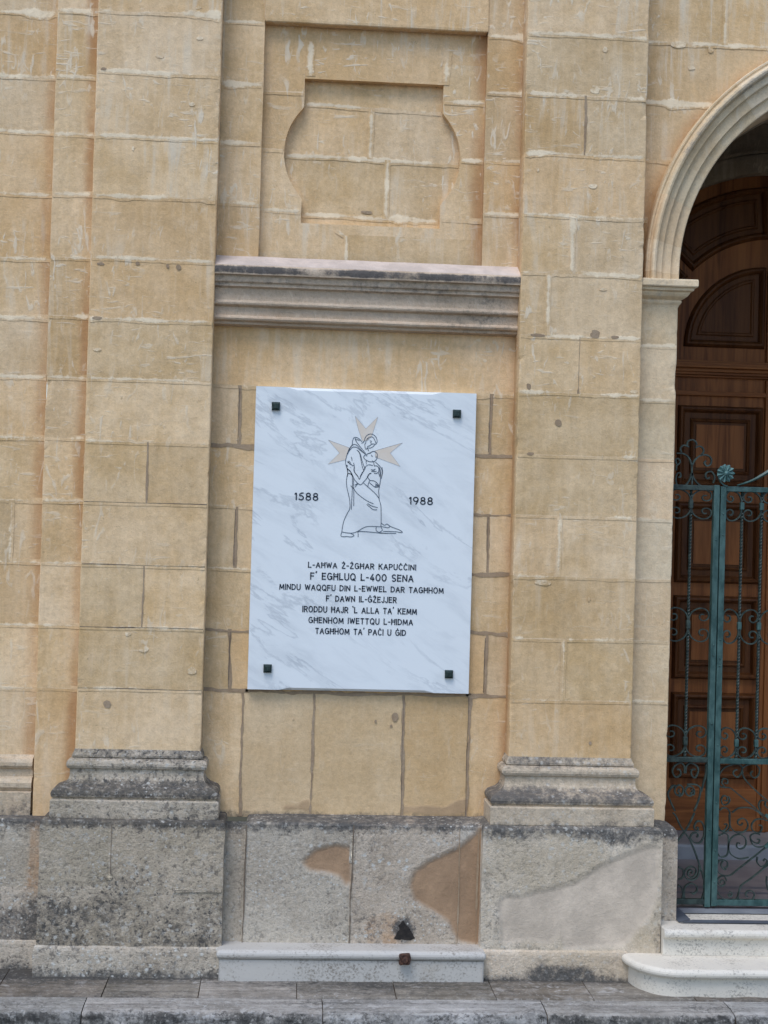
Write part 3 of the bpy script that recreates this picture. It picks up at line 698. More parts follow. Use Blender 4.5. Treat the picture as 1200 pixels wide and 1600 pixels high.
# plinth of the bay
patchB = [[(p.x, p.z) for p in crop(q, 300, 1230, 2.5, -.15)] for q in (
    [(430, 292), (480, 245), (560, 225), (620, 235), (622, 372), (600, 380), (575, 345), (530, 332), (460, 322)],
    [(1135, 160), (1045, 235), (930, 288), (870, 330), (852, 380), (870, 440), (940, 480), (1000, 520), (1040, 600), (1115, 615), (1135, 600)])]
soot = [(p.x, p.z) for p in crop([(325, 345), (365, 280), (385, 215), (410, 175), (450, 200), (490, 270), (515, 345)], 560, 1410, 6, -.15)]
sx0 = sum(p[0] for p in soot)/len(soot); sz0 = sum(p[1] for p in soot)/len(soot)
def st_pl(x, y, z):
    g_ = max(.85*sstep(.47, .535, z+.03*nz(x, 0, z, 7)), .22+.22*nz(x, 1, z, 3))
    ds = math.hypot((x-sx0)*1.2, z-sz0); g_ = max(g_, .95*sstep(.085, .02, ds), .5*sstep(.125, .085, z))
    return (.5*sstep(.70, .74, x)+.55*sstep(.09, .05, math.hypot((x-sx0+.07)*.8, z-sz0)), g_, max(polyval(x, z, q, .075) for q in patchB))
sh = Sheet(st_pl, 91).joints([], [(at(382, 1380, -.15).x, 0, 1), (at(548, 1380, -.15).x, 0, 1), (at(716, 1380, -.15).x, 0, 1)])
pp = [(-.16, .544), (-.08, .543), (-.03, .541), (-.006, .539), (0, .532)]+[(0, .532-.0115*i) for i in range(1, 42)]
xa = at(382, 1380, -.15).x
sh.sweep(pp, [(xa, .02), (xa, -.15), (.75, -.15)], .012, wob=.002)
sh.section([(-.20, -.138), (xa+.01, -.138)], .06, .54, .02, 0)
sh.ribbon([(xa+.002, -.1535, .53), (xa-.002, -.1535, .10)], .004, 3, .1)
x2 = at(548, 1380, -.15).x; sh.ribbon([(x2+.004, -.153, .535), (x2-.002, -.153, .08)], .005, 3, .15); sh.ribbon([(x2+.003, -.1525, .535), (x2+.001, -.1525, .40)], .005, 1, .1)
x3 = at(716, 1380, -.15).x; sh.ribbon([(x3, -.153, .53), (x3, -.153, .10)], .0045, 2, .2)
sh.ribbon([(.731, -.153, .53), (.731, -.153, .09)], .006, 2, .1)
sh.ribbon([(-.17, -.153, .099), (.3, -.153, .093), (.735, -.153, .095)], .012, 1, .2)
plinth_ = sh.done('plinth', MSET(M_PLINTH), church)
# soot-blackened broken hole at the foot of it
bm = bmesh.new()
cxs = sum(p[0] for p in soot)/len(soot); czs = sum(p[1] for p in soot)/len(soot)
ringo = smooth_pts([(x, -.1535, z) for x, z in soot]+[(soot[0][0], -.1535, soot[0][1])], 9)
ringo = [Vector((p.x+.007*nz(p.x, 1, p.z, 70)+.005*nz(p.x, 1, p.z, 190), p.y, p.z+.005*nz(p.x, 4, p.z, 70))) for p in ringo[:-1]]
bm.faces.new([bm.verts.new((p.x, -.1515, p.z)) for p in ringo])
link('broken_hole', bm, M_SOOT, plinth_)

# ---------------- doorway: wall round the arch, jambs, capitals, archivolt
def arch_wall(sgn):
    """wall between the pilaster and the arch, from the springing up; sgn mirrors it to the other side of the door"""
    rows = [zpx(1080, y) for y in (68, 163, 252, 347)]
    vj = [(at(1133, 40).x, rows[0], rows[0]+.3)]
    def stn(x, y, z):
        xx = x if sgn > 0 else 2*XC-x
        d = math.hypot(xx-XC, z-ZC)-.925 if z > ZC else (XC-xx)-.925
        return (.95*sstep(.085, .0, d)*(.8+.6*nz(x, 1, z, 4)), .0, 0)
    sh = Sheet(stn, 101).joints(up(rows), vj)
    fx = (lambda x: x) if sgn > 0 else (lambda x: 2*XC-x)
    ro = .90
    zs = lins(2.40, ZC, .03)+lins(ZC, ZC+ro, .02, sh.rows)[1:]
    def xe(z):
        return XC-(math.sqrt(max(0, ro*ro-(z-ZC)**2)) if z > ZC else ro)
    sh.grid(lambda u, v: (fx(1.28+u*(xe(v)-1.28)), 0, v), lins(0, 1, .06), zs)
    sh.grid(lambda u, v: (fx(u), 0, v), lins(1.28, XC, .03, [vj[0][0]]), lins(ZC+ro, TOP, .03, sh.rows))
    if sgn > 0:
        for h in sh.rows:
            e = xe(h)-.03 if h < ZC+ro else XC
            if e > 1.32: sh.ribbon([(1.305, -.0016, h), (e, -.0016, h-.002)], .013, 1)
        sh.uprights(0, .010)
        for (x, y, r, e) in ((1080, 106, .009, 1.5), (1110, 78, .012, 1.0), (1060, 70, .012, 2.5)): blot(sh, x, y, -.0005, r, 1, e)
    sh.done('arch_wall', MSET(M_STONE), church)
    # jamb pier with its own beds
    jx = 1.451
    rj = [zpx(1030, y, -.03) for y in (540, 626, 717, 812, 905, 1002, 1096)]
    def stj(x, y, z):
        return (.25*sstep(1.36, 1.29, fx(x))*0+.15, .25*sstep(2.33, 2.48, z)+.1*sstep(.65, .55, z), 0)
    sh = Sheet(stj, 103).joints(rj)
    pts = [(1.28, -.03), (jx, -.03), (jx, .36), (jx-.16, .36), (jx-.16, 1.4)]
    if sgn < 0: pts = [(fx(a), b) for a, b in pts]
    sh.section(pts, .18, 2.575, .025, .004, rj)
    if sgn > 0: sh.beds(1.30, jx-.003, -.03, .010)
    jamb = sh.done('door_jamb', MSET(M_ARCH), church)
    CAPP = [(0, 2.470), (.003, 2.478), (.008, 2.484), (.011, 2.490), (.009, 2.496), (.012, 2.499), (.018, 2.502), (.028, 2.509), (.034, 2.518), (.036, 2.524), (.046, 2.528), (.048, 2.534), (.049, 2.538), (.058, 2.540), (.060, 2.544), (.060, 2.562), (.058, 2.568), (.03, 2.5715), (-.05, 2.573)]
    cp = [(1.28, -.03), (jx, -.03), (jx, .36)]
    if sgn < 0: cp = [(fx(a), b) for a, b in cp[::-1]]
    sh = Sheet(lambda x, y, z: (0, .5*sstep(2.53, 2.545, z)*0+.32, 0), 105); sh.sweep(CAPP, cp, .02, tone=.6)
    sh.done('capital', MSET(M_ARCH), jamb)
    # jamb block at the foot
    z1 = .543
    def stb(x, y, z): return (.1, max(.85*sstep(.46, .52, z), .22, .5*sstep(.26, .19, z)), 0)
    sh = Sheet(stb, 107).joints([.43])
    bp = [(-.115, z1+.006), (-.05, z1+.005), (-.03, z1), (-.012, z1-.008), (-.003, z1-.02), (0, z1-.034)]+[(0, z1-.034-.0163*i) for i in range(1, 21)]
    b_ = [(1.38, -.12), (1.475, -.12), (1.475, .36)]
    if sgn < 0: b_ = [(fx(a), b) for a, b in b_[::-1]]
    sh.sweep(bp, b_, .02, tone=.7)
    sh.done('jamb_block', MSET(M_PLINTH), jamb)
arch_wall(1); arch_wall(-1)
# archivolt: profile (radius outward from the opening, projection), swept round the half circle
AP = [(0, -.30), (0, .000), (.001, .005), (.004, .007), (.035, .008), (.0365, .012), (.037, .022), (.040, .026), (.074, .027), (.0755, .031), (.076, .042), (.079, .046), (.098, .047), (.100, .051), (.1015, .060), (.106, .069), (.113, .072), (.119, .070), (.123, .063), (.1245, .052), (.127, .048), (.131, .048), (.134, .052), (.139, .052), (.1415, .046), (.142, -.01)]
def st_arch(x, y, z):
    rr = math.hypot(x-XC, max(0, z-ZC)) - RIN if z > ZC else abs(x-XC)-RIN
    gr = .5*sstep(.09, .115, rr)*sstep(.142, .125, rr)*sstep(2.75, 3.05, z)
    return (.45*sstep(2.75, 2.58, z)+.25*sstep(.125, .14, rr)*sstep(.0, .5, 1), max(gr, .1), 0)
sh = Sheet(st_arch, 111)
N = 96
path = [(XC-1, 2.565)] 
def apt(u, v):
    r_, pr = AP[v]
    if u == 0 or u == N+2:
        s_ = -1 if u == 0 else 1
        return (XC+s_*(RIN+r_), -pr, 2.566)
    th = math.pi*(1-(u-1)/N); k = 1+.028*math.sin(th)**2*(r_/.141)
    return (XC+(RIN+r_)*k*math.cos(th), -pr, ZC+(RIN+r_)*k*math.sin(th))
rows_a = []
sh.tone = lambda x, z: random.Random(int(math.atan2(z-ZC, x-XC)*5.3)+77).random()
sh.grid(apt, list(range(N+3)), list(range(len(AP))), wob=.0009)
sh.done('archivolt', MSET(M_ARCH), church)
# porch: soffit continues to y=.36, then a vaulted lobby with the door at its back
DY = 1.25
bm_ = Sheet(lambda x, y, z: (.1, .1, 0), 121)
prr = RIN-.001
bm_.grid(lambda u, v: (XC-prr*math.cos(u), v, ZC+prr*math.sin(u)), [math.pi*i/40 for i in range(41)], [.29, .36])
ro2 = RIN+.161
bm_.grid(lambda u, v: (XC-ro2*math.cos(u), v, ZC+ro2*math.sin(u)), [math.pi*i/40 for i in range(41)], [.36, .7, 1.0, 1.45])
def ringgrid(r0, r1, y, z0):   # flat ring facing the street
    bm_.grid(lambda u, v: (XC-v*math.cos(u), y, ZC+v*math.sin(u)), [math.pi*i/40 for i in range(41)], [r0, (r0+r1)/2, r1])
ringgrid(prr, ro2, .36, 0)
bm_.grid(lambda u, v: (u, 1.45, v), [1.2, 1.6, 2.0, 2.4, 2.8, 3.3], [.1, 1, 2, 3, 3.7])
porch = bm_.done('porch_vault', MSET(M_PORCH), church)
# stone surround of the door inside the porch
DS = 6.75/6.5
tx = lambda x: x*DS
tz = lambda z: 1.575+(z-1.575)*DS
DZ = tz(2.45); DR = .80*DS
sh = Sheet(lambda x, y, z: (.0, .0, 0), 123)
def dsur(r0, r1, y):
    def f(u, v):
        r_ = r0+(r1-r0)*v
        if u <= 0: return (XC-r_, y, .2+(DZ-.2)*(u+1))
        if u >= 1: return (XC+r_, y, .2+(DZ-.2)*(2-u))
        return (XC-r_*math.cos(math.pi*u), y, DZ+r_*math.sin(math.pi*u))
    return f
U = [-1, -.5, 0]+[i/40 for i in range(1, 40)]+[1, 1.5, 2]
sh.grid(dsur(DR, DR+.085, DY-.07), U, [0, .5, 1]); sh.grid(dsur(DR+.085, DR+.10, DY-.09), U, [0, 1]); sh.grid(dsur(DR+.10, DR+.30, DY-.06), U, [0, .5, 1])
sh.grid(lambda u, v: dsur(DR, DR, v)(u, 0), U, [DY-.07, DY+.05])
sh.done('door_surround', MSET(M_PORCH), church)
# porch floor: bands of tile, one slab
bm = bmesh.new()
def quad(x0, x1, y0, y1, z, mt_):
    f = bm.faces.new([bm.verts.new(p) for p in ((x0, y0, z), (x1, y0, z), (x1, y1, z), (x0, y1, z))]); f.material_index = mt_
fy = [(.13, .30, 2), (.30, .335, 1), (.335, .39, 2), (.39, .43, 1), (.43, 1.45, 2)]
for a, b, mt_ in fy: quad(1.2, 3.28, a, b, .196, mt_)
link('porch_floor', bm, [M_TILE_G, M_TILE_D, M_TILE_P], church)
bm = bmesh.new(); box(bm, 1.24, 3.24, .93, 1.45, .17, .262, .012)
link('door_threshold', bm, M_TILE_G, church)

# ------------------------------------------------------------------ the wooden door
def moulding(bm, poly, prof, y, fill=True, mat=0, mfill=0):
    """frame moulding round a closed outline (x, z), prof (inset, forward)"""
    P = [Vector(p) for p in poly]; n = len(P)
    area = sum(P[i].x*P[(i+1) % n].y-P[(i+1) % n].x*P[i].y for i in range(n))
    if area < 0: P.reverse()
    rings = []
    for ins, fw in prof:
        ring = []
        for i in range(n):
            d0 = (P[i]-P[i-1]).normalized(); d1 = (P[(i+1) % n]-P[i]).normalized()
            n0 = Vector((-d0.y, d0.x)); n1 = Vector((-d1.y, d1.x)); mm_ = (n0+n1)/(1+n0.dot(n1))
            q = P[i]+mm_*ins; ring.append(bm.verts.new((q.x, y-fw, q.y)))
        rings.append(ring)
    for a, b in zip(rings, rings[1:]):
        for i in range(n):
            f = bm.faces.new((a[i], a[(i+1) % n], b[(i+1) % n], b[i])); f.material_index = mat
    if fill == 'fan':
        q = Vector((0, 0, 0))
        for v in rings[-1]: q += v.co/n
        cv = bm.verts.new(q)
        for i in range(n): f = bm.faces.new((rings[-1][i], rings[-1][(i+1) % n], cv)); f.material_index = mfill
    elif fill == 'strip':
        for i in range(n//2-1): f = bm.faces.new((rings[-1][i], rings[-1][i+1], rings[-1][n-2-i], rings[-1][n-1-i])); f.material_index = mfill
    elif fill:
        f = bm.faces.new(rings[-1]); f.material_index = mfill
PANP = [(-.004, 0), (0, .016), (.006, .026), (.014, .028), (.021, .022), (.026, .010), (.030, .003), (.055, .003), (.058, .010), (.064, .014), (.070, .010), (.073, .001), (.084, .001), (.0845, .006)]
FANP = [(-.004, 0), (0, .014), (.008, .026), (.016, .027), (.024, .018), (.030, .004), (.050, .003), (.056, .010), (.062, .010), (.068, .003)]
def ringed(bm, fn, prof, y, kind):
    rings = []
    for ins, fw in prof: rings.append([bm.verts.new((x, y-fw, z)) for x, z in fn(ins)])
    n = len(rings[0])
    for a, b in zip(rings, rings[1:]):
        for i in range(n): bm.faces.new((a[i], a[(i+1) % n], b[(i+1) % n], b[i]))
    last = rings[-1]
    if kind == 'fan':
        q = Vector((0, 0, 0))
        for v in last: q += v.co/n
        cv = bm.verts.new(q)
        for i in range(n): bm.faces.new((last[i], last[(i+1) % n], cv)).material_index = 1
    else:
        for i in range(n//2-1): bm.faces.new((last[i], last[i+1], last[n-2-i], last[n-1-i])).material_index = 1
dbm = bmesh.new()
# body of the door: an arched board, 4 mm behind nothing else
seg = 40
pts = [(XC-DR-.02, .25)]+[(XC-(DR+.02)*math.cos(math.pi*i/seg), DZ+(DR+.02)*math.sin(math.pi*i/seg)) for i in range(seg+1)]+[(XC+DR+.02, .25)]
f = dbm.faces.new([dbm.verts.new((x, DY, z)) for x, z in pts])
# meeting stiles, transom mouldings
def rail(z0, z1, fw, x0=XC-DR, x1=XC+DR): box(dbm, x0, x1, DY-fw, DY+.01, z0, z1, .004)
door = link('wooden_door', dbm, M_WOOD, church)
bm = bmesh.new(); box(bm, XC-.030, XC+.030, DY-.022, DY+.01, .262, tz(2.325), .006); box(bm, XC-.012, XC+.012, DY-.036, DY+.01, .262, tz(2.325), .005); box(bm, XC-.03, XC+.03, DY-.018, DY+.01, tz(2.405), DZ+.37*DS, .006)
link('meeting_stile', bm, M_WOOD, door)
bm = bmesh.new()
for z0, z1, fw in ((2.405, 2.395, .02), (2.395, 2.378, .05), (2.378, 2.368, .062), (2.368, 2.352, .04), (2.352, 2.340, .03), (2.340, 2.330, .018), (2.268, 2.248, .018)):
    box(bm, XC-DR, XC+DR, DY-fw, DY+.01, tz(z1), tz(z0), .003)
link('transom', bm, M_WOODH, door)
bm = bmesh.new(); box(bm, XC-DR, XC+DR, DY-.016, DY+.01, .263, tz(.498), .004)
link('bottom_rail', bm, M_WOODH, door)
for sx in (1, -1):
    mx = (lambda x: tx(x)) if sx > 0 else (lambda x: 2*XC-tx(x))
    for (xa_, xb_) in ((1.738, 2.118), (1.36, 1.70)):
        for (z0, z1) in ((1.845, 2.200), (1.415, 1.769), (.987, 1.351), (.545, .92)):
            bm = bmesh.new(); moulding(bm, [(mx(xa_), tz(z0)), (mx(xb_), tz(z0)), (mx(xb_), tz(z1)), (mx(xa_), tz(z1))], PANP, DY, True, 0, 1)
            link('door_panel', bm, [M_WOODD, M_WOOD], door)
    bm = bmesh.new(); c_ = (2.118, 2.470); r_ = .362
    def quarter(ins):
        rr = r_*DS-ins; a0 = math.asin(min(.99, ins/rr)); c0 = (mx(c_[0]), tz(c_[1])); out = [(c0[0]-sx*ins, c0[1]+ins)]
        for i in range(19):
            a = a0+(math.pi/2-2*a0)*i/18; out.append((c0[0]-sx*rr*math.sin(a), c0[1]+rr*math.cos(a)))
        return out
    ringed(bm, quarter, FANP, DY, 'fan'); link('fanlight_panel', bm, [M_WOODD, M_WOODD], door)  # fan and ring fills darkened in colour for the shade up here
    # ring panels round the fan
    for a0, a1 in ((3, 46), (50, 88)):
        def seg_(ins, a0=a0, a1=a1):
            ri, ro = .515*DS+ins, .745*DS-ins; out = [[], []]
            for k, rr in enumerate((ri, ro)):
                d = math.asin(ins/rr)
                for i in range(15):
                    a = R(a0)+d+(R(a1-a0)-2*d)*i/14; out[k].append((XC-sx*rr*math.sin(a), DZ+rr*math.cos(a)))
            return out[0]+out[1][::-1]
        bm = bmesh.new(); ringed(bm, seg_, FANP, DY, 'strip'); link('ring_panel', bm, [M_WOODD, M_WOODD], door)

# ================================================================== MARBLE STEPS AND LEDGE
def slab(outline, z0, z1, nose_r, over, name, mat, top_y, caps=False):
    """step: outline is an open front edge (x, y) left to right; bullnosed tread projecting 'over' beyond the riser"""
    bm = bmesh.new()
    P = [Vector(p) for p in outline]; n = len(P)
    nr = []
    for i in range(n):
        d = (P[min(i+1, n-1)]-P[max(i-1, 0)]).normalized(); nr.append(Vector((d.y, -d.x)))
    prof = [(-over, z0), (-over, z1-2*nose_r-.006), (-over, z1-2*nose_r-.001), (-over+.003, z1-2*nose_r)]
    for i in range(9):
        a = -math.pi/2+math.pi*i/8; prof.append((-nose_r+nose_r*math.cos(a), z1-nose_r+nose_r*math.sin(a)))
    rows = []
    for (o_, z) in prof:
        rows.append([bm.verts.new((P[i].x+nr[i].x*o_, min(top_y, P[i].y+nr[i].y*o_), z+.0008*nz(P[i].x, z, 1, 20))) for i in range(n)])
    for a, b in zip(rows, rows[1:]):
        for i in range(n-1): bm.faces.new((a[i], a[i+1], b[i+1], b[i]))
    ys = [bm.verts.new((v.co.x, top_y, v.co.z)) for v in rows[-1]]
    for i in range(n-1):
        try: bm.faces.new((rows[-1][i], rows[-1][i+1], ys[i+1], ys[i]))
        except ValueError: pass
    if caps:
        for k in (0, -1):
            lo = bm.verts.new((rows[0][k].co.x, top_y, z0)); bm.faces.new([r_[k] for r_ in rows]+[ys[k], lo])
    bmesh.ops.recalc_face_normals(bm, faces=bm.faces)
    return link(name, bm, mat, None, False)
def ends(x0, x1, yw, yf, rx, n=14):
    q = [(x0+rx*(1-math.cos(math.pi/2*i/n)), yw+(yf-yw)*math.sin(math.pi/2*i/n)) for i in range(n+1)]
    q2 = [(x0+rx+(x1-x0-2*rx)*i/30, yf) for i in range(1, 30)]
    return q+q2+[(x1-(a-x0), b) for a, b in q[::-1]]
o = slab(ends(1.254, 2*XC-1.254, -.21, -.412, .17), -.012, .098, .0165, .026, 'marble_step', M_STEP, -.19)
tag(o, 'lower white marble doorstep with a rounded left end on the pavement', 'step', 'marble steps up to the doorway')
o = slab([(1.3995+(2*XC-2.799)*i/50, -.252) for i in range(51)], .0985, .195, .017, .026, 'marble_step', M_STEP, .13, True)
tag(o, 'upper white marble doorstep under the iron gate, straight front edge', 'step', 'marble steps up to the doorway')
bm = bmesh.new()   # inlaid grey bands of the upper tread, a part of it
def q4(pts, mt_):
    f = bm.faces.new([bm.verts.new((x, y, .1990)) for x, y in pts]); f.material_index = mt_
x0i, x1i = 1.477, 2*XC-1.477
q4([(x0i, -.16), (x1i, -.16), (x1i-.06, -.115), (x0i+.06, -.115)], 0)
q4([(x0i, -.155), (x0i+.055, -.112), (x0i+.055, .12), (x0i, .12)], 0)
q4([(x1i, -.155), (x1i-.055, -.112), (x1i-.055, .12), (x1i, .12)], 0)
q4([(x0i+.055, -.02), (x1i-.055, -.02), (x1i-.055, .12), (x0i+.055, .12)], 1)
link('inlaid_band', bm, [M_TILE_D, M_TILE_G], o)
o = slab([(-.2, -.10)]+[(-.2, -.252+.006)]+[(-.196, -.254)]+[(-.19+.94*i/40, -.256) for i in range(41)]+[(.754, -.254), (.757, -.246), (.757, -.10)], -.01, .110, .017, .012, 'marble_ledge', M_LEDGE, -.10)
tag(o, 'low speckled grey marble ledge at the foot of the wall between the two pedestals', 'ledge')
# rusted stump of iron in the ledge
p = at(632, 1497, -.25)
bm = bmesh.new()
box(bm, p.x-.0195, p.x+.0195, -.272, -.235, p.z-.019, p.z+.0185, .004)
bmesh.ops.subdivide_edges(bm, edges=bm.edges[:], cuts=3, use_grid_fill=True)
bmesh.ops.create_cone(bm, cap_ends=True, segments=14, radius1=.0115, radius2=.0095, depth=.018, matrix=Matrix.Translation((p.x+.001, -.279, p.z+.001)) @ Matrix.Rotation(R(90), 4, 'X'))
for v in bm.verts: v.co += Vector((nz(v.co.x, 1, v.co.z, 90), nz(v.co.x, 3, v.co.z, 80), nz(v.co.x, 7, v.co.z, 90)))*.0035
stub = link('rusty_stub', bm, M_RUST, None, False)
tag(stub, 'rusty brown iron stump set in the front edge of the marble ledge', 'iron stub')

# ================================================================== THE PLAQUE
PX0, PX1, PZ0, PZ1 = -.1222, .6965, 1.0035, 2.1205
PF = -.030
plaque = tag(empty('marble_plaque', (PX0, 0, PZ0)), 'white veined marble plaque with engraved friar and dark lettering, fixed by four studs', 'plaque')
plaque.location = (0, 0, 0)
bm = bmesh.new()
def cham(x, top):
    t = (x-PX0)/(PX1-PX0)
    return .010 if (.185 < t < .845) else .0
xs_ = lins(PX0, PX1, .04, [PX0+(PX1-PX0)*t for t in (.185, .1855, .845, .8455)])
prof_rows = []
def slabrow(zf, yf): return [bm.verts.new((x, yf(x), zf(x))) for x in xs_]
rws = [slabrow(lambda x: PZ0, lambda x: -.002), slabrow(lambda x: PZ0, lambda x: PF+cham(x+.0002, 0)*.9), slabrow(lambda x: PZ0+cham(x+.0002, 0)*.9, lambda x: PF),
       slabrow(lambda x: PZ1-cham(x+.0002, 1), lambda x: PF), slabrow(lambda x: PZ1, lambda x: PF+cham(x+.0002, 1)), slabrow(lambda x: PZ1, lambda x: -.002)]
for a, b in zip(rws, rws[1:]):
    for i in range(len(xs_)-1):
        try: bm.faces.new((a[i], a[i+1], b[i+1], b[i]))
        except ValueError: pass
for i in (0, -1): bm.faces.new([r_[i] for r_ in rws])
bmesh.ops.remove_doubles(bm, verts=bm.verts, dist=.00005)
bmesh.ops.recalc_face_normals(bm, faces=bm.faces)
link('marble_slab', bm, M_MARBLE, plaque)
for (x, y) in ((431, 634.5), (714, 646.5), (418, 1044.5), (701.5, 1053.5)):
    p = at(x, y, PF-.008); bm = bmesh.new(); h = .0150
    lv = [(h, 0), (h, .010), (h*.86, .0125), (h*.62, .0135), (h*.5, .017), (.0, .0185)]
    rg = [[bm.verts.new((p.x+sx*a, PF-b, p.z+sz*a)) for sx, sz in ((-1, -1), (1, -1), (1, 1), (-1, 1))] for a, b in lv[:-1]]
    for a, b in zip(rg, rg[1:]):
        for i in range(4): bm.faces.new((a[i], a[(i+1) % 4], b[(i+1) % 4], b[i]))
    bm.faces.new(rg[-1])
    link('fixing_stud', bm, M_BRONZE, plaque)
def flat_line(bm, pts, w, y, d=.0007):
    bar(bm, [Vector((p.x, y, p.z)) for p in pts], w, d)
# cross inlay
bm = bmesh.new(); bl = bmesh.new()
for q in ([(552, 190), (605, 252), (665, 193), (634, 290), (612, 312), (588, 312), (570, 262)], [(420, 308), (522, 345), (505, 405), (418, 427), (475, 372)], [(785, 322), (652, 360), (652, 392), (775, 438), (725, 372)]):
    P = crop(q, 380, 590, 3.158, PF)
    bm.faces.new([bm.verts.new((v.x, PF-.0004, v.z)) for v in P])
    flat_line(bl, P+[P[0]], .0012, PF-.0006, .0004)
link('cross_inlay', bm, M_CROSS, plaque)
link('cross_outline', bl, plain('grey_inlay_edge', (.33, .35, .38), (.45, .46, .48), 40, .6), plaque)
# engraved figure
C5 = (525, 645, 14.118); C6 = (525, 730, 10.435)
T5 = ["360,700 365,620 390,555 430,540 490,560 540,600 570,635", "430,560 430,600 480,680 560,780 640,880 660,920", "440,590 480,592 520,615",
 "280,850 310,770 360,715 410,695 460,715 520,780 580,850 640,910", "250,920 290,840 350,770 410,752 470,770 540,830 620,890",
 "360,700 310,770 270,840 240,930 215,1030 210,1110 235,1200 250,1260 260,1330 245,1412",
 "630,610 640,560 680,500 740,470 810,475 870,520 900,580 905,640 885,680 870,640 850,590 820,545 770,530 720,545 690,580",
 "690,580 660,620 655,660 635,690 640,750 655,800 680,790 700,740 740,725 790,690 830,685 850,695 820,740 760,775 710,770",
 "885,680 860,700", "630,610 600,650 560,672", "700,780 708,815 722,845", "745,615 790,632", "755,655 785,668", "680,570 720,575",
 "660,920 620,950 612,985 625,1010 660,1040 720,1070 800,1080 860,1060 905,1000 915,930 890,880 840,850 790,860 740,885 700,900 670,930",
 "780,925 790,955 810,950", "720,895 770,885", "880,990 888,950", "660,950 690,945", "665,1050 668,1130", "830,1070 838,1140 852,1185", "800,1050 805,1075",
 "460,820 510,870 540,980 560,1100 590,1220 615,1270", "490,840 540,920 570,1040 610,1160 630,1200", "335,970 348,1010 355,1060",
 "250,1080 290,1110 320,1145", "275,1060 310,1090 330,1130 370,1170 385,1150", "225,1150 255,1165 235,1190", "215,1160 250,1175", "260,1070 300,1130",
 "385,1100 402,1170 395,1270 430,1340 490,1412", "235,1210 290,1270 330,1320 370,1400", "250,1340 310,1340 350,1370 380,1412",
 "615,1270 640,1200 690,1155 740,1145 810,1160", "530,1412 570,1330 615,1275", "770,1250 820,1260 870,1235", "780,1285 840,1300 895,1285", "790,1265 850,1280",
 "840,1335 880,1337 930,1310 945,1240 920,1180 860,1165", "870,1090 930,1140 990,1210 1020,1300 1005,1412", "950,1200 985,1290 980,1400", "930,1310 950,1360 965,1412", "690,1412 720,1360 780,1330"]
T6 = ["245,0 235,0", "175,0 190,50 190,110 175,170 170,250 180,340 205,450 225,560 225,670 190,740 145,830 115,920 100,1010 95,1055",
 "180,20 230,60 260,110 300,200 360,265 400,285 440,250 500,180 540,110 570,95", "205,100 240,110 265,140", "265,140 268,300 255,560 250,690", "285,180 290,400 288,630",
 "300,0 300,70 350,140 380,195 400,150 450,60 480,0", "360,265 330,275 308,290", "360,270 335,290 310,325", "240,300 290,350 330,410 420,490 520,555 610,595",
 "515,590 580,630 680,658", "500,605 560,655 610,690 670,692", "440,250 520,320 600,390 660,450 700,510",
 "700,10 720,120 725,200 710,300 695,380 700,450 705,530 730,620 735,760 735,910 730,965", "750,0 758,80 735,190",
 "515,160 550,210 610,220 660,250 700,300 690,320 640,325 590,290 545,250", "550,210 530,260 518,310", "640,290 690,312", "640,270 692,296", "630,310 670,322",
 "95,1055 180,1070 280,1070 360,1040 440,990 520,965 620,965 730,970", "95,1055 80,1100 95,1130 180,1130 250,1135 295,1110 240,1080",
 "360,1140 362,1095 365,1050 480,1050 650,1065 740,1075 980,1078", "655,975 655,1030 700,1060 740,1040 755,1020 735,975",
 "735,910 790,945 830,925 880,960 950,990 1030,1020 1080,1055 1060,1065 960,1050 770,1045", "735,965 790,975 850,985 880,965", "700,1068 770,1072"]
bm = bmesh.new()
for T, C in ((T5, C5), (T6, C6)):
    for s_ in T:
        q = [tuple(map(float, a.split(','))) for a in s_.split()]
        P = smooth_pts(crop(q, *C, PF), 4)
        if len(P) >= 2: flat_line(bm, P, .0024, PF-.0008, .0006)
link('engraved_figure', bm, M_LINE, plaque)
